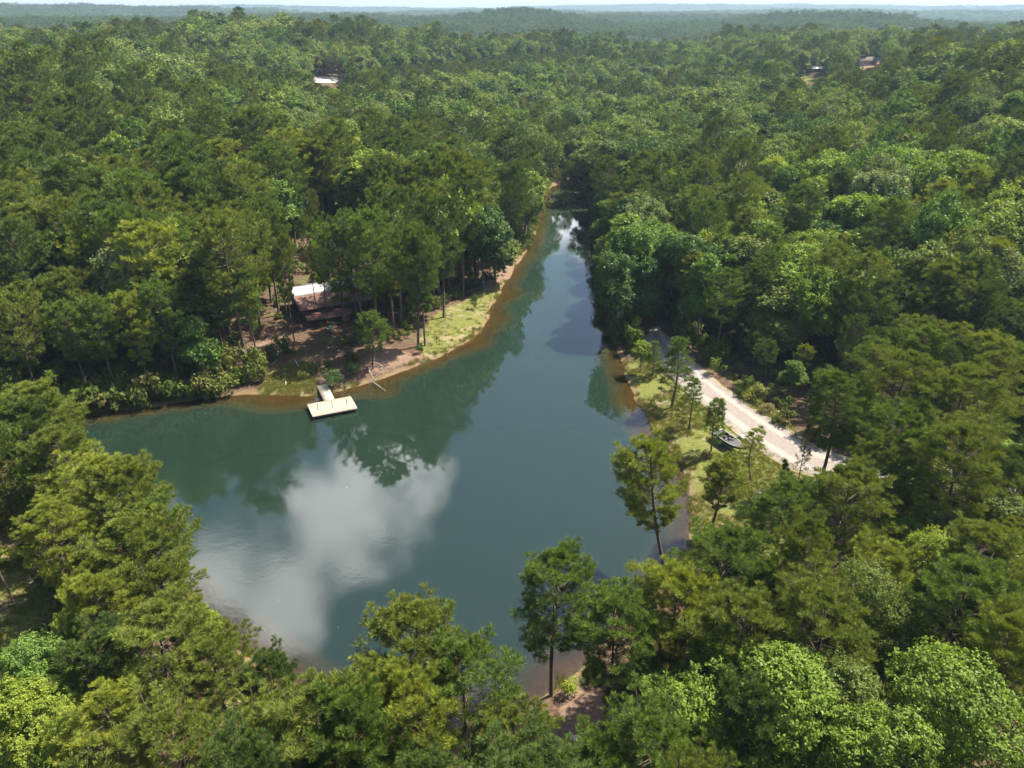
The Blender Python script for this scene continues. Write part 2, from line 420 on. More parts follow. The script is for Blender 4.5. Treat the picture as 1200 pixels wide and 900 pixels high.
# ------------------------------------------------------------------ water
m = newmat('lake_water'); b = NB(m); M['water'] = m
pos = b.n('ShaderNodeNewGeometry').outputs['Position']
w1 = b.noise(1.6, 5, .65, pos); w2 = b.noise(.22, 3, .5, pos); patch = b.noise(.035, 3, .5, pos)
hgt = b.ma('MULTIPLY', b.ma('ADD', b.ma('MULTIPLY', w1, .35), w2), b.mr(patch, .35, .7, .25, 1.0))
bump = b.n('ShaderNodeBump', {'Strength': .16, 'Distance': .10, 'Height': hgt})
dep = b.n('ShaderNodeAttribute', attribute_name='depth').outputs['Fac']
dj = b.ma('ADD', dep, b.ma('MULTIPLY', b.ma('SUBTRACT', w2, .5), .35))
murk = b.n('ShaderNodeBsdfPrincipled', {'Roughness': 1.0, 'Specular IOR Level': 0.0, 'Subsurface Weight': 1.0, 'Subsurface Scale': 1.0, 'Subsurface Radius': (2.2, 2.6, 2.0), 'Base Color': b.mix(b.mr(dj, .5, 1.7), (.038, .034, .012), (.0110, .0225, .0145))})
thru = b.n('ShaderNodeBsdfTransparent', {'Color': (.78, .70, .50, 1)})
body = b.n('ShaderNodeMixShader', {0: b.mr(dj, 0.02, 1.25, .22, 1.0), 1: thru.outputs[0], 2: murk.outputs[0]})
gl = b.n('ShaderNodeBsdfGlossy', {'Color': (1, 1, 1, 1), 'Roughness': .015, 'Normal': bump.outputs[0]})
fr = b.n('ShaderNodeFresnel', {'IOR': 1.72, 'Normal': bump.outputs[0]})
ws = b.n('ShaderNodeMixShader', {0: fr.outputs[0], 1: body.outputs[0], 2: gl.outputs[0]})
b.out(ws.outputs[0])
xs = np.arange(LAKE[:, 0].min() - 3, LAKE[:, 0].max() + 4, 1.5); ys = np.arange(LAKE[:, 1].min() - 3, LAKE[:, 1].max() + 4, 1.5)
X, Y = np.meshgrid(xs, ys, indexing='ij'); sd = np.where(inside(X, Y, LAKE), 1, -1) * seg_dist(X, Y, LAKE) - .55 * fbm(X, Y, 4.5, 61, 2)
ny = len(ys); ii = (np.arange(len(xs) - 1)[:, None] * ny + np.arange(ny - 1)[None, :]).ravel()
F = np.stack([ii, ii + ny, ii + ny + 1, ii + 1], -1); keep = (sd.ravel()[F].max(1) > -3.5); F = F[keep]
used = np.unique(F); remap = -np.ones(X.size, int); remap[used] = np.arange(len(used))
dp = np.maximum(depthf(X, Y, sd), 0).ravel()[used]
wm = mesh_from('lake_water', np.stack([X.ravel()[used], Y.ravel()[used], np.zeros(len(used))], -1), [remap[F]], M['water'], attrs={'depth': dp}, smooth=True)
tag(link('lake_water', wm), kind='structure')

# ------------------------------------------------------------------ gravel road
m = newmat('pale_gravel'); b = NB(m); M['gravel'] = m
pos = b.n('ShaderNodeNewGeometry').outputs['Position']
acr = b.n('ShaderNodeAttribute', attribute_name='across').outputs['Fac']
g1 = b.noise(3.0, 6, .7, pos); g2 = b.noise(18.0, 3, .6, pos); g3 = b.noise(.5, 3, .5, pos)
c = b.mix(b.mr(g1, .3, .7), (.30, .26, .225), (.21, .18, .152)); c = b.mix(b.mr(g2, .5, .75), c, (.38, .33, .29))
rut = b.ma('ABSOLUTE', b.ma('SUBTRACT', b.ma('ABSOLUTE', b.ma('ADD', acr, b.ma('MULTIPLY', b.ma('SUBTRACT', g3, .5), .3))), .45))
c = b.mix(b.mr(rut, .22, .05, 0, .55), c, (.42, .37, .33))
c = b.mix(b.mr(b.ma('ADD', b.ma('ABSOLUTE', acr), b.ma('MULTIPLY', b.ma('SUBTRACT', g1, .5), .8)), .82, 1.0), c, (.24, .21, .09))
p = b.n('ShaderNodeBsdfPrincipled', {'Base Color': c, 'Roughness': .95, 'Specular IOR Level': .15})
bp = b.n('ShaderNodeBump', {'Strength': .7, 'Distance': .05, 'Height': b.ma('ADD', g1, g2)}); b.t.links.new(bp.outputs[0], p.inputs['Normal']); b.out(p.outputs[0])
def polyline(P, step):
    P = np.asarray(P, float)
    t = np.arange(len(P)); 
    fine = np.linspace(0, len(P) - 1, 400); Q = np.stack([np.interp(fine, t, P[:, k]) for k in range(2)], -1)
    for _ in range(60): Q[1:-1] = Q[1:-1] * .5 + (Q[:-2] + Q[2:]) * .25
    L = np.concatenate([[0], np.cumsum(np.hypot(*np.diff(Q, axis=0).T))]); s = np.arange(0, L[-1], step)
    return np.stack([np.interp(s, L, Q[:, k]) for k in range(2)], -1)
RC = polyline(ROAD, .8); ROADC = RC
tn = np.gradient(RC, axis=0); tn /= np.linalg.norm(tn, axis=1)[:, None]; nn = np.stack([-tn[:, 1], tn[:, 0]], -1)
ac = np.linspace(-1, 1, 9); wdt = 3.1 + 1.2 * np.exp(-((RC[:, 0] - at(950, 540, 1)[0]) / 9) ** 2) + .35 * fbm(np.arange(len(RC)) * .8, np.zeros(len(RC)), 9, 2, 2) 
wdt = wdt * (.25 + .75 * sstep(np.arange(len(RC)) * .8, 0, 9)); wl = wdt + .35 * fbm(np.arange(len(RC)) * .8, np.ones(len(RC)) * 40, 2.5, 4, 2)
P = RC[:, None, :] + nn[:, None, :] * (ac[None, :] * wl[:, None])[..., None]
Zr = height(P[..., 0], P[..., 1]); Zr = Zr + .10 + .05 * (1 - ac[None, :] ** 2)
k = len(ac); ii = (np.arange(len(RC) - 1)[:, None] * k + np.arange(k - 1)[None, :]).ravel()
F = np.stack([ii, ii + k, ii + k + 1, ii + 1], -1)[:, ::-1]
rm = mesh_from('gravel_road', np.concatenate([P, Zr[..., None]], -1).reshape(-1, 3), [F], M['gravel'], attrs={'across': np.tile(ac, len(RC))}, smooth=True)
tag(link('gravel_road', rm), kind='structure')
# ------------------------------------------------------------------ foliage and tree builders
def unit(V): return V / (np.linalg.norm(V, axis=-1, keepdims=True) + 1e-9)
def rnd_dir(g, n): return unit(g.normal(size=(n, 3)))
def cards(g, C, N, s):
    """lozenge leaves: C centres, N normals, s half lengths"""
    n = len(C); t = unit(np.cross(N, rnd_dir(g, n))); bt = np.cross(N, t); s = np.asarray(s).reshape(-1, 1)
    V = np.stack([C - t * s, C + bt * s * .58 + N * s * .12, C + t * s, C - bt * s * .58 + N * s * .12], 1)
    return V.reshape(-1, 3), np.arange(n * 4).reshape(-1, 4)
def limb_pts(g, a, b_, n=5, wob=.25):
    a = np.array(a); b_ = np.array(b_); L = np.linalg.norm(b_ - a); P = []
    for i in range(n):
        t = i / (n - 1); p = a * (1 - t) + b_ * t; p[2] += .12 * L * t * (1 - t) * -1
        if 0 < i < n - 1: p = p + g.normal(size=3) * wob * L * .12
        P.append(tuple(p))
    return P

def broadleaf_mesh(seed, H=20, R=5, hb=5, form='dome', leaf=.17, nclump=120, per=120, limbs=True):
    g = np.random.default_rng(seed)
    zc = (H + hb) / 2; a = (H - hb) / 2
    lob = []
    nl = {'dome': 9, 'tall': 8, 'wide': 12}.get(form, 8)
    for i in range(nl):
        for _ in range(30):
            d = rnd_dir(g, 1)[0]; rr = g.uniform(.40, .66)
            if form == 'tall':
                zt = g.uniform(-.8, .85); wz = (1 - .55 * max(zt, 0)); c = np.array([d[0] * R * .45 * wz, d[1] * R * .45 * wz, zc + zt * a * .8]); lr = R * g.uniform(.38, .52) * wz
            else:
                c = np.array([d[0] * R * rr, d[1] * R * rr, zc + abs(d[2]) * a * .62 - a * .18 * (i % 3)]); lr = R * g.uniform(.36, .54)
            if all(np.linalg.norm(c - q[0]) > .55 * min(lr, q[1]) for q in lob): break
        lob.append((c, lr))
    V, F, T = [], [], []; nV = 0
    cl = []
    wts = np.array([q[1] ** 2 for q in lob]); wts /= wts.sum(); tries = 0
    while len(cl) < nclump and tries < nclump * 12:
        tries += 1
        c, lr = lob[g.choice(nl, p=wts)]; d = rnd_dir(g, 1)[0]
        if d[2] < -.35 and g.random() < .75: continue
        p = c + d * lr * np.array([1, 1, .85]) * g.uniform(.86, 1.08)
        if any(np.linalg.norm((p - q[0]) / q[1]) < .80 for q in lob if q[0] is not c): continue
        if cl and min(np.linalg.norm(p - q[0]) for q in cl) < R * .10: continue
        cl.append((p, d, g.uniform(.11, .20) * R, g.random()))
    Cs, Ns, Ts, Ss = [], [], [], []
    for p, d, rc, tn_ in cl:
        k = int(per * g.uniform(.6, 1.25))
        nr_ = max(4, k // 8); q = rnd_dir(g, nr_); q = unit(q + (d * .55 + np.array([0, 0, .35])))
        rad = rc * (1 - .5 * g.random(nr_) ** 2.0)[:, None]
        c = p + q * rad * np.array([1.15, 1.15, .85]) + g.normal(size=(nr_, 3)) * rc * .15
        n_ = unit(q * .9 + np.array([0, 0, .5]) + g.normal(size=(nr_, 3)) * .45); ri = g.integers(0, nr_, k); rt = g.random(nr_)
        Cs.append(c[ri] + g.normal(size=(k, 3)) * leaf * .95); Ns.append(unit(n_[ri] + g.normal(size=(k, 3)) * .38))
        Ts.append(np.clip(tn_ * .35 + rt[ri] * .35 + g.random(k) * .3, 0, 1)); Ss.append(leaf * g.uniform(.65, 1.3, k))
    # stray leaves inside so that gaps are not hollow
    k = int(nclump * per * .10); c0 = np.array([lob[i][0] for i in g.choice(nl, k, p=wts)]); l0 = R * .36
    Cs.append(c0 + rnd_dir(g, k) * l0 * g.random((k, 1)) ** .4); Ns.append(rnd_dir(g, k)); Ts.append(g.random(k) * .6); Ss.append(leaf * g.uniform(.8, 1.4, k))
    V, F = cards(g, np.concatenate(Cs), np.concatenate(Ns), np.concatenate(Ss))
    tone = np.repeat(np.concatenate(Ts), 4)
    tr = MB()
    r0 = .014 * H + .04
    lean = g.normal(size=2) * .25
    tr.tube([(0, 0, -.6), (0, 0, .2), (lean[0] * .4, lean[1] * .4, hb * .8), (lean[0], lean[1], zc)], [r0 * 1.5, r0 * 1.05, r0 * .8, r0 * .35], 7)
    if limbs:
        for c, lr in lob:
            z0 = g.uniform(hb * .65, zc * .9)
            tr.tube(limb_pts(g, (lean[0] * .5, lean[1] * .5, z0), c, 5), [r0 * .42, r0 * .34, r0 * .26, r0 * .18, r0 * .08], 5)
            for _ in range(3):
                e = c + rnd_dir(g, 1)[0] * lr * .85; tr.tube(limb_pts(g, c, e, 4), [r0 * .15, r0 * .11, r0 * .08, r0 * .03], 4, cap=False)
    return V, F, tone, tr

def pine_mesh(seed, H=18, R=4.2, hb=7, nbr=60, tpb=26, k=12, ln=.38, w=.034, conical=False, sparse=1.0, limbs=True, lean=0.0):
    g = np.random.default_rng(seed); tr = MB()
    r0 = .0095 * H + .05
    la = g.uniform(0, 2 * pi); lx, ly = lean * cos(la), lean * sin(la)
    bend = g.normal(size=2) * .3
    def tp(z): t = z / H; return np.array([lx * t + bend[0] * sin(t * 3), ly * t + bend[1] * sin(t * 3.3), z])
    zs = np.linspace(0, H * .97, 9)
    tr.tube([(0, 0, -.6)] + [tuple(tp(z)) for z in zs], [r0 * 1.5] + [r0 * (1.08 - .98 * (z / H) ** 1.1) for z in zs], 7)
    TC, TA, TT = [], [], []
    # dead stubs below the crown
    for _ in range(int(5 * (hb / 7))):
        z = g.uniform(hb * .45, hb); az = g.uniform(0, 2 * pi); a0 = tp(z); L = g.uniform(.5, 1.6)
        tr.tube([tuple(a0), tuple(a0 + np.array([cos(az) * L, sin(az) * L, g.uniform(-.2, .3)]))], [.04, .012], 4, cap=False)
    asym = g.uniform(0, 2 * pi)
    for i in range(nbr):
        u = (i + g.random()) / nbr; z = hb + (H - hb) * u ** .9
        az = i * 2.399 + g.normal() * .45
        if conical: prof = (1 - u) ** .75 * .95 + .07
        else: prof = (np.sin(np.clip(u * .93 + .12, 0, 1) * pi) ** .55) * (1.0 if u < .75 else (1 - ((u - .75) / .25) ** 2 * .75)); prof *= (.72 + .28 * min(1, u / .3))
        L = R * prof * g.uniform(.66, 1.12) * (1 + .16 * cos(az - asym)) 
        if g.random() > sparse: continue
        rise = (-.10 + .75 * u) if not conical else (.15 + .5 * u)
        rise += g.normal() * .10
        a0 = tp(z); hd = np.array([cos(az), sin(az), 0]); side = np.array([-sin(az), cos(az), 0])
        pts = []
        for s_ in np.linspace(0, 1, 5):
            pts.append(a0 + hd * L * s_ * (1 - .1 * s_) + np.array([0, 0, L * (rise * s_ + .22 * s_ * s_)]) + side * L * .10 * sin(s_ * 3 + i) * s_)
        rb = .012 + .02 * L / R * (r0 / .2)
        if limbs: tr.tube([tuple(p) for p in pts], [rb * 1.7, rb * 1.4, rb, rb * .7, rb * .35], 4, cap=False)
        nb = max(3, int(tpb * .30 * (L / R) + 2)); per = max(2, int(tpb / nb * .9 + .5))
        for j in range(nb):
            s_ = .30 + .72 * (j + g.random()) / nb; s_ = min(s_, 1.0)
            ip = s_ * 4; q = min(int(ip), 3); base = pts[q] * (1 - (ip - q)) + pts[q + 1] * (ip - q)
            sg = 1 if j % 2 else -1
            bl = L * .42 * (1.12 - s_) + .35
            d = unit(hd * .75 + side * sg * g.uniform(.35, 1.1) + np.array([0, 0, g.uniform(.15, .7)]))
            if limbs and per > 2: tr.tube([tuple(base), tuple(base + d * bl)], [rb * .55, rb * .2], 3, cap=False)
            bt = g.random()
            for q2 in range(per):
                f = .35 + .65 * (q2 + g.random() * .6) / per
                TC.append(base + d * bl * f + g.normal(size=3) * .13 * bl); TA.append(unit(d * .55 + np.array([0, 0, .95]) + g.normal(size=3) * .25)); TT.append(bt)
    top = tp(H)
    for _ in range(max(3, int(tpb * .25))):
        TC.append(top + g.normal(size=3) * np.array([.3, .3, .3]) - np.array([0, 0, .2])); TA.append(np.array([0, 0, 1.0])); TT.append(g.random())
    TC = np.array(TC); TA = np.array(TA); TT = np.array(TT); n = len(TC)
    A = np.repeat(TA, k, 0); C = np.repeat(TC, k, 0); tn_ = np.repeat(TT, k)
    d = unit(A * 1.0 + rnd_dir(g, n * k) * .78); C = C + d * ln * .10
    L = ln * g.uniform(.7, 1.2, n * k)[:, None]; wv = unit(np.cross(d, rnd_dir(g, n * k))) * w * g.uniform(.8, 1.25, n * k)[:, None]
    V = np.stack([C - wv * .45 + d * L * 0, C + d * L * .55 - wv, C + d * L, C + d * L * .55 + wv], 1).reshape(-1, 3)
    F = np.arange(n * k * 4).reshape(-1, 4)
    tone = np.repeat(np.clip(tn_ * .5 + g.random(n * k) * .5, 0, 1), 4)
    return V, F, tone, tr

TREEV = {}     # (kind, lod) -> list of (crown mesh, trunk mesh, H, R)
def reg(key, r, H, R, mat, bark):
    V, F, tone, tr = r
    TREEV.setdefault(key, []).append((mesh_from(key[0] + '_crown', V, [F], mat, attrs={'tone': tone}), tr.mesh(key[0] + '_trunk', bark, True), H, R))
ps = [(18, 4.6, 6.0), (20, 4.4, 7.5), (16, 4.4, 5), (18, 3.8, 7), (21, 4.8, 8.5)]
for i, (H, R, hb) in enumerate(ps):
    reg(('pine', 0), pine_mesh(100 + i, H, R, hb, 68, 29, 32, .46, .018, lean=.8), H, R, M['needle'], M['bark'])
    reg(('pine', 1), pine_mesh(120 + i, H, R, hb, 60, 21, 14, .58, .038, lean=.8), H, R, M['needle'], M['bark'])
for i, (H, R, hb) in enumerate(ps[:3]):
    reg(('pine', 2), pine_mesh(140 + i, H, R, hb, 44, 10, 6, .85, .13), H, R, M['needle'], M['bark'])
bs = [(18, 5.2, 2.5, 'dome'), (19, 4.6, 2.2, 'tall'), (17, 6.0, 3, 'wide'), (20, 5.0, 4, 'dome'), (16, 4.2, 3, 'tall'), (22, 4.3, 3, 'tall'), (15, 5.6, 2.5, 'wide'), (19, 5.6, 3, 'dome')]
for i, (H, R, hb, f) in enumerate(bs):
    reg(('broad', 0), broadleaf_mesh(200 + i, H, R, hb, f, .12, 200, 260), H, R, M['leaf'], M['bark2'])
    reg(('broad', 1), broadleaf_mesh(220 + i, H, R, hb, f, .24, 150, 78), H, R, M['leaf'], M['bark2'])
# small conical pines of the open bank
for i, (H, R, hb) in enumerate([(9, 2.1, 1.6), (10, 2.4, 2.2), (7, 1.8, 1.2)]):
    reg(('young', 0), pine_mesh(300 + i, H, R, hb, 46, 11, 22, .40, .018, conical=True, sparse=.88), H, R, M['needle'], M['bark'])

TONES = {'pine': {'olive green': (0.130, 0.167, 0.042), 'dark green': (0.074, 0.116, 0.039), 'yellow green': (0.180, 0.220, 0.045), 'mid green': (0.104, 0.163, 0.042), 'brownish green': (0.149, 0.143, 0.059)},
         'broad': {'mid green': (0.085, 0.148, 0.035), 'dark green': (0.049, 0.095, 0.029), 'yellow green': (0.160, 0.211, 0.036), 'pale grey green': (0.149, 0.185, 0.096), 'bright green': (0.123, 0.185, 0.032), 'olive green': (0.106, 0.139, 0.042)}}
PLACED = []    # x, y, radius
BORDER = []
def plant(kind, lod, x, y, H, tone, label, cat, group, var=None, wide=1.0, rz=None, name=None, z=None, tilt=None):
    vs = TREEV[(kind, lod)]; v = vs[(random.randrange(len(vs)) if var is None else var) % len(vs)]
    z = hz(x, y) if z is None else z
    nm = name or ('pine_tree' if kind in ('pine', 'young') else 'broadleaf_tree')
    t = thing(nm, label, cat, (x, y, z), random.uniform(0, 6.28) if rz is None else rz, group)
    if tilt: t.rotation_euler = (tilt[0], tilt[1], 0)
    s = H / v[2]; t.scale = (s * wide, s * wide, s)
    link('trunk', v[1], t); c = link('crown', v[0], t)
    col = TONES['pine' if kind in ('pine', 'young') else 'broad'][tone]; j = random.uniform(.92, 1.08)
    c.color = (col[0] * j, col[1] * j, col[2] * j, 1)
    PLACED.append((x, y, v[3] * s * wide))
    return t
def top_at(u, v, H):
    """ground point of a tree of height H whose top shows at (u,v)"""
    z = 1.5
    for _ in range(8):
        p = at(u, v, z + H); z = .6 * z + .4 * max(hz(p[0], p[1]), .3)
    return p[0], p[1]

# ---- trees placed by hand: (kind, 'top'|'base', u, v, height, tone, wide, variant, label)
HERO = [
 ('pine', 'base', 646, 815, 16.8, 'mid green', 1.05, 0, 'tall lone pine standing clear on the near shore with its bare trunk against the water'),
 ('pine', 'top', 486, 704, 17, 'olive green', 1.12, 2, 'broad olive pine at the bottom rising over the water below the cloud reflection'),
 ('pine', 'top', 548, 768, 16, 'mid green', 1.1, 0, 'green pine on the near shore between the broad olive pine and the lone pine'),
 ('pine', 'top', 716, 712, 15, 'mid green', 1.15, 2, 'full rounded pine just right of the lone shore pine, beside the bottom clearing'),
 ('pine', 'top', 455, 780, 15, 'yellow green', 1.1, 4, 'yellow green pine below and left of the broad olive shore pine'),
 ('pine', 'top', 322, 776, 12.5, 'dark green', 1.0, 3, 'dark tufted pine at the sandy point of the near left shore'),
 ('broad', 'top', 385, 815, 13, 'yellow green', 1.0, 1, 'lime green broadleaf tree on the near shore right of the dark tufted pine'),
 ('broad', 'top', 322, 828, 12, 'bright green', .95, 4, 'bright green broadleaf tree at the bottom edge below the dark tufted pine'),
 ('pine', 'top', 790, 752, 12, 'brownish green', .85, 1, 'thin grey brown pine with sparse crown right of the bottom clearing'),
 ('pine', 'top', 610, 838, 14, 'olive green', 1.1, 4, 'olive pine at the bottom edge left of the sandy clearing'),
 ('pine', 'top', 690, 880, 13, 'mid green', 1.1, 2, 'green pine at the bottom edge just below the pale upturned rowboat'),
 ('pine', 'top', 770, 838, 15, 'mid green', 1.1, 0, 'dense green pine at the bottom edge right of the pale upturned rowboat'),
 ('pine', 'top', 850, 622, 17, 'mid green', 1.15, 0, 'big green pine above the water edge below the grassy right bank'),
 ('pine', 'top', 812, 676, 16, 'yellow green', 1.05, 2, 'yellow green pine leaning over the water below the big right bank pine'),
 ('pine', 'base', 780, 671, 18.0, 'yellow green', 1.12, 3, 'slender open crowned pine leaning out over the water at the right shore'),
 ('pine', 'base', 831, 627, 11.0, 'yellow green', 1.35, 3, 'yellow green narrow pine with bare lower trunk on the right shore point'),
 ('pine', 'base', 959, 573, 17.5, 'mid green', 1.2, 1, 'tall round headed pine with bare trunk standing in front of the gravel road'),
 ('young', 'base', 935, 564, 9, 'brownish green', .5, 1, 'thin half dead pine with a bare trunk beside the round headed roadside pine'),
 ('pine', 'top', 930, 568, 16, 'mid green', 1.2, 4, 'broad dark topped pine below the two bare trunks by the road'),
 ('pine', 'top', 1000, 552, 17, 'olive green', 1.15, 0, 'broad olive pine right of the bare trunks below the end of the road'),
 ('pine', 'top', 890, 700, 16, 'olive green', 1.15, 2, 'wide olive pine in the middle of the near right woods'),
 ('pine', 'top', 975, 690, 17, 'olive green', 1.2, 0, 'wide dark olive pine above the bright broadleaf trees at the bottom right'),
 ('broad', 'top', 1066, 596, 12, 'bright green', .8, 3, 'small bright green broadleaf tree among dark pines right of the road end'),
 ('broad', 'top', 905, 768, 15, 'bright green', 1.15, 2, 'large bright green broadleaf tree at the bottom edge right of centre'),
 ('broad', 'top', 1045, 822, 15, 'bright green', 1.05, 0, 'bright green bushy broadleaf tree at the bottom edge, second of the bright row'),
 ('broad', 'top', 1150, 796, 16, 'bright green', 1.1, 2, 'bright green broad tree at the bottom right corner'),
 ('broad', 'top', 1185, 684, 14, 'pale grey green', .9, 3, 'pale grey green broadleaf tree by the right edge above the corner tree'),
 ('pine', 'top', 1130, 665, 18, 'mid green', 1.2, 4, 'big green pine near the right edge above the bright corner trees'),
 ('pine', 'top', 1060, 412, 20, 'olive green', 1.1, 0, 'tall grey olive pine at the end of the road on its far side'),
 ('pine', 'top', 1120, 430, 20, 'olive green', 1.15, 2, 'tall olive pine behind the road end, second from the dark gap'),
 ('pine', 'top', 1060, 480, 19, 'mid green', 1.15, 4, 'spreading pine overhanging the right end of the gravel road'),
 ('pine', 'top', 1140, 500, 20, 'olive green', 1.2, 0, 'large olive pine near the right edge level with the road end'),
 ('broad', 'top', 1180, 470, 18, 'bright green', 1.0, 1, 'bright green broadleaf tree at the right edge above the road level'),
 # near left woods
 ('pine', 'top', 22, 452, 18, 'olive green', 1.2, 2, 'olive pine at the left edge whose top touches the far dark shore'),
 ('pine', 'top', 62, 500, 17, 'olive green', 1.1, 3, 'open olive pine at the left overlapping the inlet water'),
 ('pine', 'top', 112, 535, 17, 'yellow green', 1.2, 0, 'yellow green pine at the upper edge of the near left woods'),
 ('pine', 'top', 150, 535, 17, 'olive green', 1.0, 2, 'rounded pine at the upper right corner of the near left woods over the water'),
 ('pine', 'top', 60, 590, 16, 'yellow green', 1.15, 4, 'yellow topped pine in the near left woods above the bare ground'),
 ('pine', 'top', 168, 598, 16, 'mid green', 1.05, 0, 'green pine whose side branches reach over the cloud reflection at left'),
 ('pine', 'top', 130, 620, 17, 'olive green', 1.2, 2, 'wide olive pine in the middle of the near left woods'),
 ('pine', 'top', 178, 665, 15, 'olive green', 1.0, 4, 'olive pine by the left shore beside the lime coloured tree'),
 ('broad', 'top', 92, 662, 15, 'yellow green', .95, 1, 'pointed yellow green broadleaf tree right of the bare ground at left'),
 ('broad', 'top', 232, 700, 10, 'yellow green', .9, 4, 'lime green small broadleaf tree at the left shore beside the shallow water'),
 ('pine', 'top', 175, 720, 16, 'olive green', 1.25, 0, 'very wide olive pine in the lower left woods'),
 ('pine', 'top', 235, 765, 14, 'olive green', 1.05, 2, 'olive pine behind the sandy point at the lower left'),
 ('broad', 'top', 38, 745, 14, 'mid green', 1.0, 0, 'mid green broadleaf tree below the bare ground at the left edge'),
 ('broad', 'top', 12, 795, 14, 'yellow green', 1.0, 3, 'pale yellow green broadleaf tree in the lower left corner'),
 ('broad', 'top', 60, 830, 13, 'bright green', .9, 4, 'fresh green broadleaf tree at the bottom left next to the corner tree'),
 ('pine', 'top', 120, 820, 15, 'yellow green', 1.15, 1, 'yellowish pine at the bottom edge of the lower left woods'),
 ('pine', 'top', 195, 830, 15, 'olive green', 1.15, 0, 'dark hearted olive pine at the bottom edge, left of the sandy point'),
 ('pine', 'base', 17, 706, 13, 'mid green', .8, 3, 'thin pine with a leaning bare trunk on the bare ground at the left edge'),
 # left bank around the cabin
 ('pine', 'base', 327, 369, 25, 'mid green', .80, 1, 'tall pine with dark bare trunk at the left end of the cabin'),
 ('pine', 'base', 336, 372, 23, 'olive green', .62, 3, 'slim pine standing close beside the tall pine left of the cabin'),
 ('pine', 'base', 490, 406, 24, 'mid green', .82, 0, 'tall pine on the grassy left shore, left trunk of the pair there'),
 ('pine', 'base', 498, 405, 23, 'dark green', .68, 3, 'tall pine on the grassy left shore, right trunk of the pair there'),
 ('pine', 'base', 447, 412, 27, 'mid green', .95, 4, 'big bright crowned pine between the cabin and the lake'),
 ('pine', 'base', 470, 380, 27, 'dark green', .85, 1, 'dark tall pine right behind the big pine on the lakeside'),
 ('pine', 'base', 543, 348, 26, 'dark green', .75, 3, 'tall dark pine by the pink dirt on the upper left shore'),
 ('pine', 'base', 575, 300, 25, 'mid green', .75, 1, 'tall pine on the left bank above the grassy point'),
 ('pine', 'base', 372, 372, 21, 'olive green', .42, 1, 'very thin pine in front of the rusty cabin roof'),
 ('pine', 'base', 418, 372, 22, 'mid green', .7, 0, 'pine at the right end of the cabin deck'),
 ('pine', 'base', 303, 427, 19, 'mid green', .72, 3, 'pine with a thin dark trunk at the left edge of the dock clearing'),
 ('pine', 'base', 262, 425, 22, 'dark green', .85, 0, 'dark pine beyond the dock clearing to the left'),
 ('pine', 'base', 520, 372, 25, 'dark green', .8, 2, 'dark pine behind the grassy point of the left shore'),
 ('pine', 'base', 370, 305, 17, 'olive green', .6, 3, 'small crowned pine standing in the dirt clearing behind the cabin'),
 ('young', 'base', 557, 362, 3.2, 'mid green', 1.0, 2, 'tiny pine sapling on the grassy point of the left shore'),
 ('pine', 'base', 405, 398, 23, 'mid green', .8, 2, 'pine in front of the cabin deck, nearest the teal bin'),
 ('pine', 'base', 428, 402, 25, 'dark green', .8, 1, 'dark pine between the cabin and the dock bushes'),
 ('pine', 'base', 384, 380, 22, 'mid green', .6, 1, 'slim green pine right before the cabin steps'),
 ('pine', 'base', 345, 400, 21, 'olive green', .5, 3, 'thin pine on the bare slope below the left end of the cabin'),
 ('pine', 'base', 455, 345, 24, 'olive green', .85, 0, 'olive pine beyond the right end of the cabin'),
 ('pine', 'base', 322, 335, 22, 'olive green', .8, 4, 'olive pine up the slope left of the cabin roof'),
 ('broad', 'base', 722, 394, 19, 'dark green', 1.0, 0, 'dark broadleaf tree at the water where the right bank grass begins'),
 ('broad', 'base', 733, 372, 22, 'mid green', 1.0, 3, 'tall green broadleaf tree at the water beyond the upper end of the right bank'),
 ('broad', 'base', 750, 390, 18, 'dark green', .9, 1, 'dark tall broadleaf tree left of where the road enters the wood'),
 ('broad', 'base', 802, 384, 21, 'dark green', 1.05, 3, 'dark broadleaf tree right of where the road enters the wood'),
 ('broad', 'base', 818, 402, 19, 'mid green', .9, 4, 'green broadleaf tree at the wood edge above the bend of the road'),
 # young pines of the right bank
 ('young', 'base', 787, 477, 12.0, 'mid green', 1.2, 0, 'tallest conical young pine on the grassy right bank'),
 ('young', 'base', 807, 503, 8.6, 'mid green', 1.15, 1, 'slim young pine on the right bank, second from the top of the row'),
 ('young', 'base', 833, 532, 8.8, 'mid green', .9, 2, 'young pine beside the parked boat on the right bank'),
 ('young', 'base', 880, 562, 8.0, 'yellow green', 1.3, 1, 'wide light green young pine partly hiding the boat'),
 ('young', 'base', 913, 577, 5.0, 'dark green', .6, 2, 'thin small young pine in the yellow grass below the road'),
 ('young', 'base', 765, 440, 6.5, 'mid green', 1.1, 0, 'young pine at the upper end of the grassy right bank'),
 ('broad', 'base', 750, 436, 6.5, 'yellow green', 1.1, 3, 'yellow green bushy tree at the upper end of the right bank'),
 ('broad', 'base', 744, 402, 6, 'yellow green', .9, 4, 'lime green small tree where the road enters the dark wood'),
]
for (k, mode, u, v, H, tone, wide, var, lab) in HERO:
    if mode == 'base': p = atg(u, v); x, y = p.x, p.y
    else: x, y = top_at(u, v, H)
    rr = math.hypot(x, y)
    lod = 0 if (rr < 125 or k == 'young') else 1
    tilt = None
    if 'leaning out over' in lab: tilt = (radians(2), radians(-9))
    if 'leaning bare trunk' in lab: tilt = (0, radians(-6))
    plant(k, lod, x, y, H, tone, lab, 'pine tree' if k != 'broad' else 'broadleaf tree', 'trees placed round the lake shore' if False else None, var, wide, tilt=tilt)
# leaning tree of the upper left shore
p = atg(597, 306); plant('pine', 1, p.x, p.y, 25, 'dark green', 'dark pine leaning out over the lake at the upper left shore', 'pine tree', None, 3, .6, tilt=(0, radians(5)))

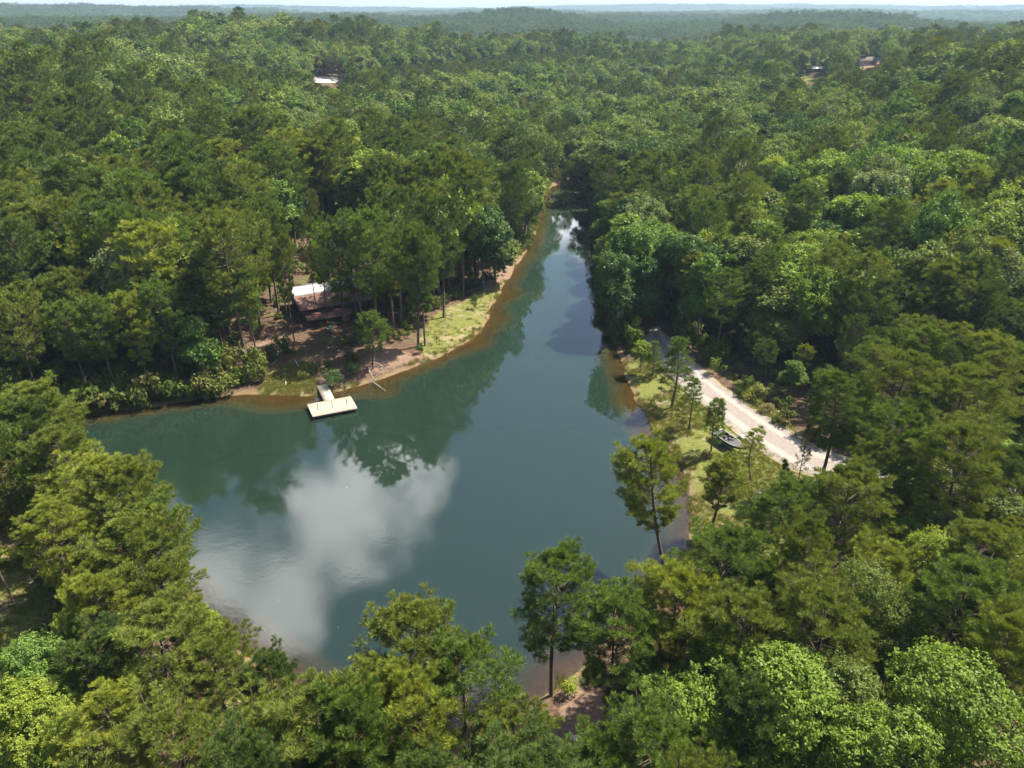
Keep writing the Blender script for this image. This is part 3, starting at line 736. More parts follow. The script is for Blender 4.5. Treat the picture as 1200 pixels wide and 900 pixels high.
OPEN = [poly_px] and [
 [(95, 494), (210, 472), (290, 428), (330, 405), (345, 402), (400, 405), (420, 440), (480, 412), (500, 372), (560, 345), (592, 335), (606, 312), (634, 264), (642, 230), (648, 208), (682, 208), (690, 240), (694, 300), (702, 350),
  (716, 400), (740, 425), (775, 392), (800, 420), (850, 452), (905, 492), (940, 520), (985, 540), (985, 562), (955, 585), (900, 600), (885, 632), (860, 612), (800, 640), (760, 705), (745, 716), (690, 745), (600, 770),
  (545, 772), (520, 748), (440, 772), (395, 815), (330, 790), (285, 775), (262, 755), (245, 700), (228, 640), (218, 590), (205, 560), (185, 545), (120, 535), (85, 520)],
 [(-5, 645), (42, 652), (50, 740), (10, 790), (-5, 790)], [(336, 322), (402, 318), (415, 360), (380, 388), (330, 398)], [(355, 288), (392, 288), (392, 322), (355, 322)],
 [(368, 80), (402, 80), (402, 97), (368, 97)], [(932, 84), (966, 84), (962, 96), (938, 96)], [(1004, 68), (1034, 68), (1028, 80), (1004, 80)], [(662, 800), (715, 810), (722, 868), (675, 870)]]
OPEN = [np.array(o, float) for o in OPEN]
def opens(x, y, z, H, R):
    bad = np.zeros(len(x), bool)
    az = np.arctan2(x, y); cx, sx = np.cos(az), -np.sin(az)
    for (fz, fr) in ((1.0, 0), (.9, .6), (.9, -.6), (.75, .95), (.75, -.95), (.55, .9), (.55, -.9), (.4, .5), (.4, -.5)):
        u, v = proj(x + cx * R * fr, y + sx * R * fr, z + H * fz)
        for o in OPEN: bad |= inside(u, v, o)
    return bad

# ---- the woods: jittered positions, species by place
def scatter(r0, r1, sp, azm, seed):
    g = np.random.default_rng(seed)
    xs = np.arange(-r1, r1, sp); X, Y = np.meshgrid(xs, np.arange(0, r1, sp * .9))
    X = X + (np.arange(X.shape[0])[:, None] % 2) * sp * .5 + g.uniform(-.36, .36, X.shape) * sp; Y = Y + g.uniform(-.36, .36, X.shape) * sp
    X, Y = X.ravel(), Y.ravel(); r = np.hypot(X, Y); a = np.abs(np.degrees(np.arctan2(X, Y)))
    k = (r > r0) & (r <= r1) & (a < azm); return X[k], Y[k]
g = np.random.default_rng(11)
X1, Y1 = scatter(20, 260, 6.1, 44, 1); X2, Y2 = scatter(260, 1060, 7.4, 42, 2)
X = np.concatenate([X1, X2]); Y = np.concatenate([Y1, Y2])
sdv = np.where(inside(X, Y, LAKE), -1, 1) * seg_dist(X, Y, LAKE)
ok = (sdv > .9) & ~inside(X, Y, poly_px([(712, 425), (790, 425), (775, 385), (735, 360), (715, 385)])) & (seg_dist(X, Y, ROADC[::4], False) > 5.0)
ok &= ~((Y < 150) & (sdv < 3.0))
CABZ = poly_px([(336, 380), (334, 330), (352, 312), (442, 312), (450, 350), (405, 388)], 3)
for P_ in (GRASS[0], GRASS[1], GRASS[2], GRASS[5], GRASS[6], CABZ, DIRT[0], DIRT[1], DIRT[4], DIRT[5], DIRT[-2], PALE[0]): ok &= ~inside(X, Y, P_)
X, Y = X[ok], Y[ok]; R_ = np.hypot(X, Y); Z = height(X, Y); U, V_ = proj(X, Y, Z + 12)
nf = fbm(X, Y, 60, 21, 3); r01 = g.random(len(X))
left = U < 640
pp = np.where(Y < 125, .72, np.where(left & (R_ < 235), .62, np.where(~left & (R_ < 200), .30, .22))) + nf * .5
pp = np.where((Y < 75) & (X > 25) & (nf > -.1), .35, pp)
isp = r01 < pp
H = np.where(Y < 125, g.uniform(13.5, 18, len(X)), np.where(left & (R_ < 240), g.uniform(19, 25, len(X)), g.uniform(16.5, 23, len(X))))
H = np.where(R_ > 300, g.uniform(14, 20.5, len(X)), H)
H = np.where(isp, H * 1.03, H * .95) * (1 + .20 * fbm(X, Y, 34, 31, 2)) * np.where(R_ > 160, g.uniform(.80, 1.18, len(X)), 1)
def band(us, vs):
    P_ = far_px(list(zip(us, vs))); return inside(X, Y, P_)
H = np.where(band([235, 470, 600, 640, 560, 235], [84, 74, 62, 52, 48, 62]), H * 1.28, H)
H = np.where(band([830, 1200, 1200, 1040, 830], [82, 60, 40, 55, 66]), H * 1.15, H)
# plantation of small pines on the slope beyond the left woods
pl = band([395, 520, 720, 700, 600, 470], [112, 118, 84, 70, 76, 92])
H = np.where(pl, g.uniform(7, 10, len(X)), H); isp = np.where(pl, True, isp)
Rc = np.where(isp, H * .235, H * .30) * g.uniform(.85, 1.15, len(X))
SUNNY = [(805, 442), (818, 452), (830, 462), (845, 472), (860, 485), (875, 495), (890, 506), (905, 516), (925, 530), (945, 540), (965, 548), (985, 555), (880, 470), (895, 485),
         (760, 440), (775, 465), (795, 490), (815, 510), (830, 540), (850, 560), (870, 590), (900, 590), (520, 400), (540, 392), (560, 382), (575, 360), (588, 335), (505, 412), (320, 450), (340, 455), (335, 440), (300, 458), (370, 470), (350, 425),
         (372, 300), (368, 340), (390, 332), (380, 355), (690, 815), (700, 830), (692, 858), (10, 700), (35, 740), (785, 415)]
SUNP = np.array([at(u, v, 1.0)[:2] for u, v in SUNNY]); ct = 1 / tan(SUN_EL); sh_ = np.array([-sin(SUN_AZ), -cos(SUN_AZ)]) * ct
def shades(x, y, H, R):
    a = np.stack([x, y], -1); s0 = a + sh_ * (H * .45)[:, None]; s1 = a + sh_ * (H * .95)[:, None]; bad = np.zeros(len(x), bool)
    e = s1 - s0; L2 = (e ** 2).sum(1)
    for p in SUNP:
        t = np.clip(((p - s0) * e).sum(1) / L2, 0, 1); bad |= np.hypot(*(s0 + e * t[:, None] - p).T) < R * .85
    return bad
sh1 = shades(X, Y, H, Rc); H = np.where(sh1, H * .5, H); Rc = np.where(sh1, Rc * .6, Rc)
bad = opens(X, Y, Z, H, Rc) | shades(X, Y, H, Rc)
hx = np.array(PLACED)
for (a, b_, rr_) in PLACED: bad |= (np.hypot(X - a, Y - b_) < np.minimum(rr_ * .85, 4.0))
k = ~bad; X, Y, Z, H, Rc, isp, R_, U, V_, nf = [q[k] for q in (X, Y, Z, H, Rc, isp, R_, U, V_, nf)]
# which are in the frame
ut, vt = proj(X, Y, Z + H); inf = (ut > -25) & (ut < 1225) & (vt < 915)
order = np.argsort(R_)
nh = {'pine': sum(1 for h_ in HERO if h_[0] != 'broad') + 1, 'broad': sum(1 for h_ in HERO if h_[0] == 'broad')}
LIM = 298
seen = set(); far = {'pine': [], 'broad': []}
def place_words(u, v):
    return '%d%% across and %d%% down the photo' % (round(u / 12), round(v / 9))
def region(u, v, x, y):
    if y < 125: return 'near left woods' if u < 330 else ('near shore woods' if u < 760 else 'near right woods')
    if math.hypot(x, y) > 300: return 'distant woods'
    return 'left bank forest' if u < 640 else 'right bank forest'
tl = {'pine': ['olive green', 'dark green', 'mid green', 'olive green', 'yellow green'], 'broad': ['mid green', 'bright green', 'yellow green', 'dark green', 'pale grey green', 'bright green', 'olive green', 'mid green', 'olive green']}
for i in order:
    kd = 'pine' if isp[i] else 'broad'
    u, v = float(ut[i]), float(vt[i])
    if inf[i] and nh[kd] < LIM and -10 < u < 1210:
        tone = random.choice(tl[kd])
        uc, vc = proj(X[i], Y[i], Z[i] + H[i] * .8)
        uc = min(max(float(uc), 0), 1200); vc = min(max(float(vc), 0), 899)
        kn = 'pine' if kd == 'pine' else 'broadleaf'
        lab = '%s %s, %s, %s' % (tone, kn, region(u, v, X[i], Y[i]), place_words(uc, vc))
        if lab in seen:
            far[kd].append(i); continue
        seen.add(lab); nh[kd] += 1
        lod = 0 if R_[i] < 105 else 1
        vs = TREEV[(kd, lod)]; var = random.randrange(len(vs)); wd = Rc[i] / (vs[var][3] * H[i] / vs[var][2])
        plant(kd, lod, float(X[i]), float(Y[i]), float(H[i]), tone, lab, 'pine tree' if kd == 'pine' else 'broadleaf tree',
              'pines of the surrounding woods' if kd == 'pine' else 'broadleaf trees of the surrounding woods', var, wd)
    else: far[kd].append(i)
print('individual', nh, 'stuff', {a: len(b_) for a, b_ in far.items()})

# ---- woods nobody could count: points carrying tree meshes
def src(name, V, F, mats, fmat, tone):
    me = mesh_from(name, V, F, mats, fmat, {'tone': tone}); o = bpy.data.objects.new(name, me); return o
def joined(name, kd, lod, var, matf, bark):
    if kd == 'pine':
        H_, R0, hb = ps[var]; q = pine_mesh(400 + var + lod * 10, H_, R0, hb, *((60, 19, 10, .62, .055) if lod == 1 else (44, 10, 6, .9, .14)), limbs=lod == 1)
    else:
        H_, R0, hb, f = bs[var]; q = broadleaf_mesh(420 + var + lod * 10, H_, R0, hb, f, *((.27, 120, 55) if lod == 1 else (.46, 80, 24)), limbs=lod == 1)
    V, F, tone, tr = q; tv = np.concatenate(tr.v); n = len(V)
    tq = np.array(tr.q).reshape(-1, 4) + n; tt = np.array(tr.t).reshape(-1, 3) + n
    return src(name, np.concatenate([V, tv]), [F, tq, tt], [matf, bark], np.concatenate([np.zeros(len(F)), np.ones(len(tq) + len(tt))]), np.concatenate([tone, np.zeros(len(tv))])), H_
def stuff(name, P, rot, scl, idx, sources, kind='stuff'):
    me = mesh_from(name, P, [np.zeros((0, 3), int)] if False else [], M['ground']) if False else bpy.data.meshes.new(name)
    me.vertices.add(len(P)); me.vertices.foreach_set('co', np.asarray(P, np.float32).ravel())
    for nm, a in (('rot', rot), ('sx', scl[0]), ('sz', scl[1])):
        q = me.attributes.new(nm, 'FLOAT', 'POINT'); q.data.foreach_set('value', np.asarray(a, np.float32))
    q = me.attributes.new('idx', 'INT', 'POINT'); q.data.foreach_set('value', np.asarray(idx, np.int32))
    o = link(name, me); tag(o, kind=kind)
    ng = bpy.data.node_groups.new(name + '_nodes', 'GeometryNodeTree')
    ng.interface.new_socket('Geometry', in_out='INPUT', socket_type='NodeSocketGeometry'); ng.interface.new_socket('Geometry', in_out='OUTPUT', socket_type='NodeSocketGeometry')
    N = ng.nodes; L = ng.links; gi = N.new('NodeGroupInput'); go = N.new('NodeGroupOutput')
    jn = N.new('GeometryNodeJoinGeometry')
    for s_ in reversed(sources):
        oi = N.new('GeometryNodeObjectInfo'); oi.transform_space = 'ORIGINAL'; oi.inputs['Object'].default_value = s_; oi.inputs['As Instance'].default_value = True
        L.new(oi.outputs['Geometry'], jn.inputs[0])
    ip = N.new('GeometryNodeInstanceOnPoints'); ip.inputs['Pick Instance'].default_value = True
    L.new(gi.outputs[0], ip.inputs['Points']); L.new(jn.outputs[0], ip.inputs['Instance'])
    def na(n, t):
        a = N.new('GeometryNodeInputNamedAttribute'); a.data_type = t; a.inputs['Name'].default_value = n; return a.outputs['Attribute']
    L.new(na('idx', 'INT'), ip.inputs['Instance Index'])
    cx = N.new('ShaderNodeCombineXYZ'); L.new(na('rot', 'FLOAT'), cx.inputs[2])
    er = N.new('FunctionNodeEulerToRotation'); L.new(cx.outputs[0], er.inputs[0]); L.new(er.outputs[0], ip.inputs['Rotation'])
    cs = N.new('ShaderNodeCombineXYZ'); sxa = na('sx', 'FLOAT'); L.new(sxa, cs.inputs[0]); L.new(sxa, cs.inputs[1]); L.new(na('sz', 'FLOAT'), cs.inputs[2]); L.new(cs.outputs[0], ip.inputs['Scale'])
    L.new(ip.outputs[0], go.inputs[0])
    md = o.modifiers.new('scatter', 'NODES'); md.node_group = ng
    return o
S1, H1, S2, H2 = [], [], [], []
SP1, SP2 = [], []
for v_ in range(3):
    o, h_ = joined('pine_mid', 'pine', 1, v_, M['needle_far'], M['bark']); S1.append(o); H1.append(h_)
for v_ in range(7):
    o, h_ = joined('broad_mid', 'broad', 1, v_, M['leaf_far'], M['bark2']); S1.append(o); H1.append(h_)
for v_ in range(3):
    o, h_ = joined('pine_low', 'pine', 2, v_, M['needle_far'], M['bark']); S2.append(o); H2.append(h_)
for v_ in range(7):
    o, h_ = joined('broad_low', 'broad', 2, v_, M['leaf_far'], M['bark2']); S2.append(o); H2.append(h_)
Rs = [p_[1] for p_ in ps[:3]] + [p_[1] for p_ in bs[:7]]
for nm, lo, hi_, S_, HH in (('woods', 0, 330, S1, H1), ('far_woods', 330, 5000, S2, H2)):
    ids = [(i, 'pine') for i in far['pine'] if lo <= R_[i] < hi_] + [(i, 'broad') for i in far['broad'] if lo <= R_[i] < hi_]
    idx = np.array([g.integers(0, 3) if k_ == 'pine' else 3 + g.integers(0, 7) for _, k_ in ids]); ii = np.array([i for i, _ in ids])
    hh = np.array(HH)[idx]; rr = np.array(Rs)[idx]
    ob = stuff(nm, np.stack([X[ii], Y[ii], Z[ii]], -1), g.uniform(0, 6.28, len(ii)), (Rc[ii] / rr, H[ii] / hh), idx, S_)
    tag(ob, 'dense mixed wood covering the slopes round the lake' if nm == 'woods' else 'distant mixed wood stretching back to the hills', 'forest')

# ---- canopy beyond 900 m: patches of many small crowns
def patch(seed, n=16, size=44, per=60, leaf=.8):
    g2 = np.random.default_rng(seed); Cs, Ns, Ts, Ss = [], [], [], []
    for i in range(n):
        cx_, cy_ = ((i % 4 + .5) / 4 - .5) * size + g2.normal() * 2.0, ((i // 4 + .5) / 4 - .5) * size + g2.normal() * 2.0
        r_ = g2.uniform(4.2, 6.6); h_ = g2.uniform(13, 19); tt = g2.random()
        for q in range(5):
            o_ = g2.normal(size=3) * np.array([.42, .42, .25]) * r_; c0 = np.array([cx_, cy_, h_ - r_ * .7]) + o_; d = rnd_dir(g2, per // 5); d[:, 2] = np.abs(d[:, 2]) * 1.1 - .25; d = unit(d)
            Cs.append(c0 + d * r_ * .55); Ns.append(unit(d + np.array([0, 0, .3]) + g2.normal(size=d.shape) * .45)); Ts.append(np.clip(tt * .7 + g2.random(len(d)) * .3, 0, 1)); Ss.append(leaf * g2.uniform(.9, 1.7, len(d)))
    # a rough canopy floor under the crowns
    V, F = cards(g2, np.concatenate(Cs), np.concatenate(Ns), np.concatenate(Ss)); tone = np.repeat(np.concatenate(Ts), 4)
    return V, F, tone
M['canopy_far'] = leafmat('far_canopy', stuff=[(.050, .085, .028), (.070, .100, .032), (.045, .078, .028), (.062, .100, .028), (.052, .080, .030)], transl=.2, gloss=.0)
S3 = []
for s_ in range(5):
    V, F, tone = patch(500 + s_); S3.append(src('canopy_patch', V, [F], [M['canopy_far']], None, tone))
Xa, Ya = scatter(1060, 1900, 40, 44, 5); Xb, Yb = scatter(1900, 3400, 62, 44, 6); Xc, Yc = scatter(3400, 9300, 150, 44, 7)
Xf = np.concatenate([Xa, Xb, Xc]); Yf = np.concatenate([Ya, Yb, Yc]); sc = np.concatenate([np.full(len(Xa), 1.0), np.full(len(Xb), 1.5), np.full(len(Xc), 3.6)])
szc = np.concatenate([np.full(len(Xa), 1.0), np.full(len(Xb), 1.0), np.full(len(Xc), 1.1)]) * g.uniform(.8, 1.15, len(Xf))
Zf = height(Xf, Yf)
tag(stuff('distant_forest', np.stack([Xf, Yf, Zf], -1), g.integers(0, 4, len(Xf)) * pi / 2, (sc, szc), g.integers(0, 5, len(Xf)), S3), 'hazy forest covering the hills out to the horizon', 'forest')
print('patches', len(Xf))
# ------------------------------------------------------------------ low growth
def bush_mesh(seed, R=1.0, H=1.3, leaf=.12, n=420, mat=None, nm='bush_foliage'):
    g2 = np.random.default_rng(seed); k = 9; cs = g2.normal(size=(k, 3)) * np.array([.42, .42, .22]) * R + np.array([0, 0, H * .5]); ci = g2.integers(0, k, n)
    d = rnd_dir(g2, n); C = cs[ci] + d * R * .42 * (1 - .5 * g2.random((n, 1)) ** 2); C[:, 2] = np.abs(C[:, 2])
    V, F = cards(g2, C, unit(d + np.array([0, 0, .4]) + g2.normal(size=d.shape) * .4), leaf * g2.uniform(.6, 1.4, n))
    return mesh_from(nm, V, [F], mat, attrs={'tone': np.repeat(np.clip(g2.random(k)[ci] * .5 + g2.random(n) * .5, 0, 1), 4)})
def tuft_mesh(seed, mat, n=26, h=.45):
    g2 = np.random.default_rng(seed); b0 = g2.normal(size=(n, 3)) * .16; b0[:, 2] = 0; d = unit(g2.normal(size=(n, 3)) * .35 + np.array([0, 0, 1])); L = h * g2.uniform(.5, 1.2, (n, 1)); w = unit(np.cross(d, rnd_dir(g2, n))) * .022
    V = np.stack([b0 - w, b0 + w, b0 + d * L], 1).reshape(-1, 3)
    return mesh_from('grass_tuft', V, [np.arange(n * 3).reshape(-1, 3)], mat, attrs={'tone': np.repeat(g2.random(n), 3)})
M['scrub'] = leafmat('scrub_leaves', stuff=[(.050, .085, .022), (.085, .115, .028), (.040, .072, .022), (.11, .115, .045), (.07, .11, .026)], transl=.3, gloss=.05)
M['grassblade'] = leafmat('grass_blades', stuff=[(.09, .12, .028), (.14, .15, .05), (.18, .155, .08), (.08, .105, .025)], transl=.3, gloss=.03)
BU = []
for i in range(5):
    BU.append(bpy.data.objects.new('scrub_source', bush_mesh(700 + i, 1.2, 1.5 + .3 * i, .17, 330, M['scrub'])))
TU = [bpy.data.objects.new('tuft_source', tuft_mesh(720 + i, M['grassblade'])) for i in range(4)]
Xu, Yu = scatter(22, 330, 2.7, 42, 9)
sdu = np.where(inside(Xu, Yu, LAKE), -1, 1) * seg_dist(Xu, Yu, LAKE); rdd = seg_dist(Xu, Yu, ROADC[::4], False)
opn = np.maximum(pmask(Xu, Yu, GRASS[:5], 1.0), pmask(Xu, Yu, DIRT[:3], 1.0))
gg = np.random.default_rng(31); q = gg.random(len(Xu)); nfu = fbm(Xu, Yu, 9, 41, 3)
edge = (sdu < 16) & ((Yu > 140) | (Xu < -40))
prob = np.where(opn > .3, .012, np.where(edge, .75, np.where(rdd < 12, .6, .30 + nfu * .5)))
rightcove = ((Xu > 8) & (Yu > 125) & (sdu < 20)) | ((Xu < -42) & (Yu > 60) & (sdu < 14))
prob = np.where(rightcove & (opn < .3), .95, prob)
ku = (sdu > .5) & (rdd > 3.9) & (q < prob) & ~((sdu < 2.5) & (Yu < 125))
Xu, Yu, sdu, rc_ = Xu[ku], Yu[ku], sdu[ku], rightcove[ku]; nU = len(Xu)
opn = opn[ku]; szu = gg.uniform(.5, 1.35, nU) * np.where(opn > .3, .5, 1.0) * np.where(sdu < 3, .75, 1.0); hgu = szu * gg.uniform(.8, 1.5, nU) * np.where(rc_ & (opn < .3), 1.9, 1)
tag(stuff('undergrowth', np.stack([Xu, Yu, height(Xu, Yu)], -1), gg.uniform(0, 6.3, nU), (szu * np.where(rc_, 1.35, 1), hgu), gg.integers(0, 5, nU), BU), 'leafy scrub and undergrowth along the banks and under the woods', 'undergrowth')
# leafy branches and bushes that hang over the shaded shores
LP = polyline(np.vstack([LAKE, LAKE[:1]])[::2], 1.1); tl_ = np.gradient(LP, axis=0); tl_ /= np.linalg.norm(tl_, axis=1)[:, None]
Ls = []
for sg in (-1, 1):
    for off in (.6, 1.8, 3.2):
        q_ = LP + np.stack([-tl_[:, 1], tl_[:, 0]], -1) * sg * off + gg.normal(size=LP.shape) * .5; Ls.append(q_)
Ls = np.concatenate(Ls); k_ = (~inside(Ls[:, 0], Ls[:, 1], LAKE)) & (seg_dist(Ls[:, 0], Ls[:, 1], ROADC[::4], False) > 4)
uu_, vv_ = proj(Ls[:, 0], Ls[:, 1], 0 * Ls[:, 0]); k_ &= ((vv_ < 500) & (uu_ < 272)) | ((vv_ < 300) & (uu_ < 660)) | ((uu_ > 660) & (vv_ < 400))
k_ &= gg.random(len(Ls)) < .8; Ls = Ls[k_]; nL = len(Ls); bg_ = gg.uniform(.8, 2.1, nL) * np.where((vv_[k_] < 300), .55, 1)
tag(stuff('shore_scrub', np.stack([Ls[:, 0], Ls[:, 1], height(Ls[:, 0], Ls[:, 1]) - .1], -1), gg.uniform(0, 6.3, nL), (bg_, bg_ * gg.uniform(.9, 1.6, nL)), gg.integers(0, 5, nL), BU), 'leafy scrub hanging over the shaded shore', 'undergrowth')
# reeds and weeds along the open shores, driftwood bits on the water
ku2 = gg.random(len(LP)) < .75; Lr = LP[ku2] + gg.normal(size=(ku2.sum(), 2)) * .35; Lr = np.concatenate([Lr + gg.normal(size=Lr.shape) * .4 for _ in range(5)])
Lr = Lr[fbm(Lr[:, 0], Lr[:, 1], 6, 71, 2) > -.05]; zr = height(Lr[:, 0], Lr[:, 1]); Lr = Lr[(zr > -.12)]; zr = zr[zr > -.12]
tag(stuff('reeds', np.stack([Lr[:, 0], Lr[:, 1], zr - .03], -1), gg.uniform(0, 6.3, len(Lr)), (gg.uniform(.8, 1.8, len(Lr)), gg.uniform(.8, 2.0, len(Lr))), gg.integers(0, 4, len(Lr)), TU), 'reeds and weeds fringing the water edge', 'reeds')
M['fleck'] = simple('floating_leaf', (.55, .55, .42), (.35, .33, .2), 5, .7)
fl = mesh_from('floating_leaf', [(-.07, -.03, .004), (.07, -.04, .004), (.09, .03, .012), (-.05, .05, .008)], [np.array([[0, 1, 2, 3]])], M['fleck']); FL = [bpy.data.objects.new('leaf_source', fl)]
fx = gg.uniform(LAKE[:, 0].min(), LAKE[:, 0].max(), 420); fy = gg.uniform(LAKE[:, 1].min(), LAKE[:, 1].max(), 420); kf = inside(fx, fy, LAKE) & (fbm(fx, fy, 25, 81, 2) > .05); fx, fy = fx[kf], fy[kf]; sf = gg.uniform(.35, 1.05, len(fx))
tag(stuff('floating_leaves', np.stack([fx, fy, np.full(len(fx), .003)], -1), gg.uniform(0, 6.3, len(fx)), (sf, sf), np.zeros(len(fx), int), FL), 'small pale leaves scattered on the lake surface', 'leaves')
Xg, Yg = [], []
for P_, nn_ in ((GRASS[0], 5200), (GRASS[1], 500), (GRASS[2], 700), (GRASS[3], 600), (GRASS[5], 500)):
    lo, hi_ = P_.min(0), P_.max(0); a = gg.uniform(lo[0], hi_[0], nn_ * 2); c_ = gg.uniform(lo[1], hi_[1], nn_ * 2); k_ = inside(a, c_, P_); Xg.append(a[k_]); Yg.append(c_[k_])
Xg = np.concatenate(Xg); Yg = np.concatenate(Yg)
k_ = (~inside(Xg, Yg, LAKE)) & (seg_dist(Xg, Yg, ROADC[::4], False) > 2.9) & (fbm(Xg, Yg, 5, 51, 3) > -.25); Xg, Yg = Xg[k_], Yg[k_]
tag(stuff('grass', np.stack([Xg, Yg, height(Xg, Yg) - .02], -1), gg.uniform(0, 6.3, len(Xg)), (gg.uniform(.8, 1.8, len(Xg)), gg.uniform(.4, 1.1, len(Xg))), gg.integers(0, 4, len(Xg)), TU), 'tufts of yellow green grass on the banks', 'grass')

def bush(u, v, R, H, tone, label, seed):
    p = atg(u, v); t = thing('bush', label, 'bush', p, random.uniform(0, 6))
    c_ = link('foliage', bush_mesh(seed, R, H, .11, int(420 * R * R), M['leaf']), t); c_.color = tone + (1,)
    st = MB(); gq = np.random.default_rng(seed)
    for _ in range(6):
        e = gq.normal(size=3) * .35 * R; st.tube([(0, 0, -.1), (e[0] * .4, e[1] * .4, H * .35), (e[0], e[1], H * .75)], [.035, .025, .01], 4, cap=False)
    st.build('stem', M['bark2'], t); return t
YG = (.17, .19, .05); TN = (.20, .17, .08); DG = (.07, .11, .03)
bush(884, 468, 2.0, 2.6, YG, 'yellow green bush on the grass strip between the road and the dark wood', 801)
bush(897, 485, 1.5, 1.8, TN, 'tan seeding bush right below the yellow green roadside bush', 802)
bush(868, 460, 1.2, 1.6, YG, 'small bush left of the yellow green roadside bush', 803)
bush(908, 493, 1.1, 1.3, DG, 'small green bush at the lower end of the roadside bushes', 804)
bush(827, 535, 1.3, 1.0, TN, 'low brown brush heap at the foot of the young pine beside the boat', 805)
bush(870, 574, 1.5, 1.2, TN, 'brown brush at the foot of the wide light green young pine', 806)
bush(802, 494, 1.0, .9, YG, 'low green brush on the right bank near the second young pine', 807)
bush(398, 452, 2.1, 3.6, (.045, .085, .028), 'dark green bush on the shore right of the dock walkway', 808)
bush(412, 440, 1.7, 3.0, (.05, .09, .03), 'dark bush behind the shore bush right of the dock', 809)
bush(255, 455, 1.6, 2.6, (.05, .10, .03), 'round dark bush at the water left of the dock clearing', 810)
bush(355, 443, 1.2, 1.0, YG, 'low bright green weeds on the bank left of the dock walkway', 811)
bush(846, 700, 1.8, 2.4, (.12, .13, .05), 'olive brush at the near right shore below the leaning pine', 812)
bush(668, 815, 1.1, 2.2, (.17, .23, .03), 'small lime green shrub beside the lone pine trunk at the bottom clearing', 813)
bush(557, 352, .8, 1.3, (.08, .15, .03), 'green sprout bush on the grassy left point', 814)
bush(850, 625, 1.6, 1.3, (.20, .14, .09), 'reddish brown brush at the right shore below the yellow green pine', 815)

# ------------------------------------------------------------------ objects
M['plank'] = simple('sun_bleached_planks', (.54, .48, .37), (.40, .36, .28), 2.0, .8, bump=.2)
M['plank_dark'] = simple('dark_dock_timber', (.16, .11, .08), (.08, .055, .045), 3.0, .85)
M['mat_brown'] = simple('brown_ramp_boards', (.13, .075, .06), (.07, .045, .04), 3, .9)
M['post'] = simple('dark_post', (.07, .06, .05), None, 3, .7)
M['pontoon'] = simple('blue_grey_floats', (.05, .07, .09), None, 3, .5)
Z0 = .62
A, B_, C_, D_ = at(359, 473.8, Z0), at(410.8, 464.5, Z0), at(419, 478, Z0), at(367, 488.8, Z0)
ctr = (A + B_ + C_ + D_) / 4; ex = ((C_ - D_) + (B_ - A)) / 2; ex[2] = 0; LW = np.linalg.norm(ex); ex /= LW; ey = np.array([-ex[1], ex[0], 0])
LD = abs(((A - D_) + (B_ - C_)) @ ey / 2); rz = atan2(ex[1], ex[0])
g1_, g2_ = at(376, 451, Z0), at(377, 451, Z0)
gm = (at(369.5, 451, Z0) + at(384.5, 451, Z0)) / 2; gx = (gm - ctr) @ ex; gl_ = (gm - ctr) @ ey
print('dock', LW, LD, 'gang', gx, gl_, 'at', ctr)
t = thing('dock', 'T shaped floating dock of pale sunlit planks reaching from the left bank', 'dock', (ctr[0], ctr[1], 0), rz)
mb = MB(); n = int(LW / .2)
for i in range(n): mb.box((-LW / 2 + (i + .5) * LW / n, 0, Z0 + random.uniform(-.004, .004)), (LW / n - .022, LD + random.uniform(-.02, .02), .05))
dk = mb.build('deck', M['plank'], t)
mb = MB()
for y in (-LD / 2 + .05, LD / 2 - .05): mb.box((0, y, Z0 - .14), (LW - .05, .06, .20))
for x in (-LW / 2 + .05, LW / 2 - .05): mb.box((x, 0, Z0 - .14), (.06, LD - .2, .20))
mb.build('frame', M['plank_dark'], t)
for x in (-LW * .32, 0, LW * .32):
    mb = MB(); mb.box((x, 0, .16), (1.3, LD * .8, .5), bev=.08); mb.build('float', M['pontoon'], t)
gw = 1.8; gy0 = LD / 2 + .02; gy1 = gl_
mb = MB(); n = max(3, int((gy1 - gy0) / .2))
skew = (gx - 0.15) 
for i in range(n):
    y = gy0 + (i + .5) * (gy1 - gy0) / n; mb.box((gx * (.55 + .45 * (i + .5) / n), y, Z0 + .03 + random.uniform(-.004, .004)), (gw, (gy1 - gy0) / n - .012, .05))
gwy = mb.build('gangway', M['plank'], t)
mb = MB()
for s_ in (-1, 1): mb.tube([(gx * .55 + s_ * (gw / 2 - .05), gy0, Z0 - .1), (gx + s_ * (gw / 2 - .05), gy1, Z0 - .1)], .07, 4)
mb.build('stringer', M['plank_dark'], gwy)
mb = MB()
for i in range(9): mb.box((gx, gy1 + .12 + i * .2, Z0 + .05 + i * .035), (gw + .15, .185, .05))
mb.build('ramp', M['mat_brown'], t)
for x in (-LW * .33, -.05, LW * .32):
    mb = MB(); mb.tube([(x, -LD * .12, Z0), (x, -LD * .12, Z0 + 1.15)], .045, 8); mb.tube([(x, -LD * .12, Z0 + 1.15), (x, -LD * .12, Z0 + 1.2)], .065, 8); mb.build('post', M['post'], t)
for x, y in ((-LW / 2 + .25, LD / 2 + .08), (LW / 2 - .25, LD / 2 + .08)):
    mb = MB(); mb.tube([(x, y, -1.5), (x, y, Z0 + .35)], .07, 8); mb.build('piling', M['plank_dark'], t)

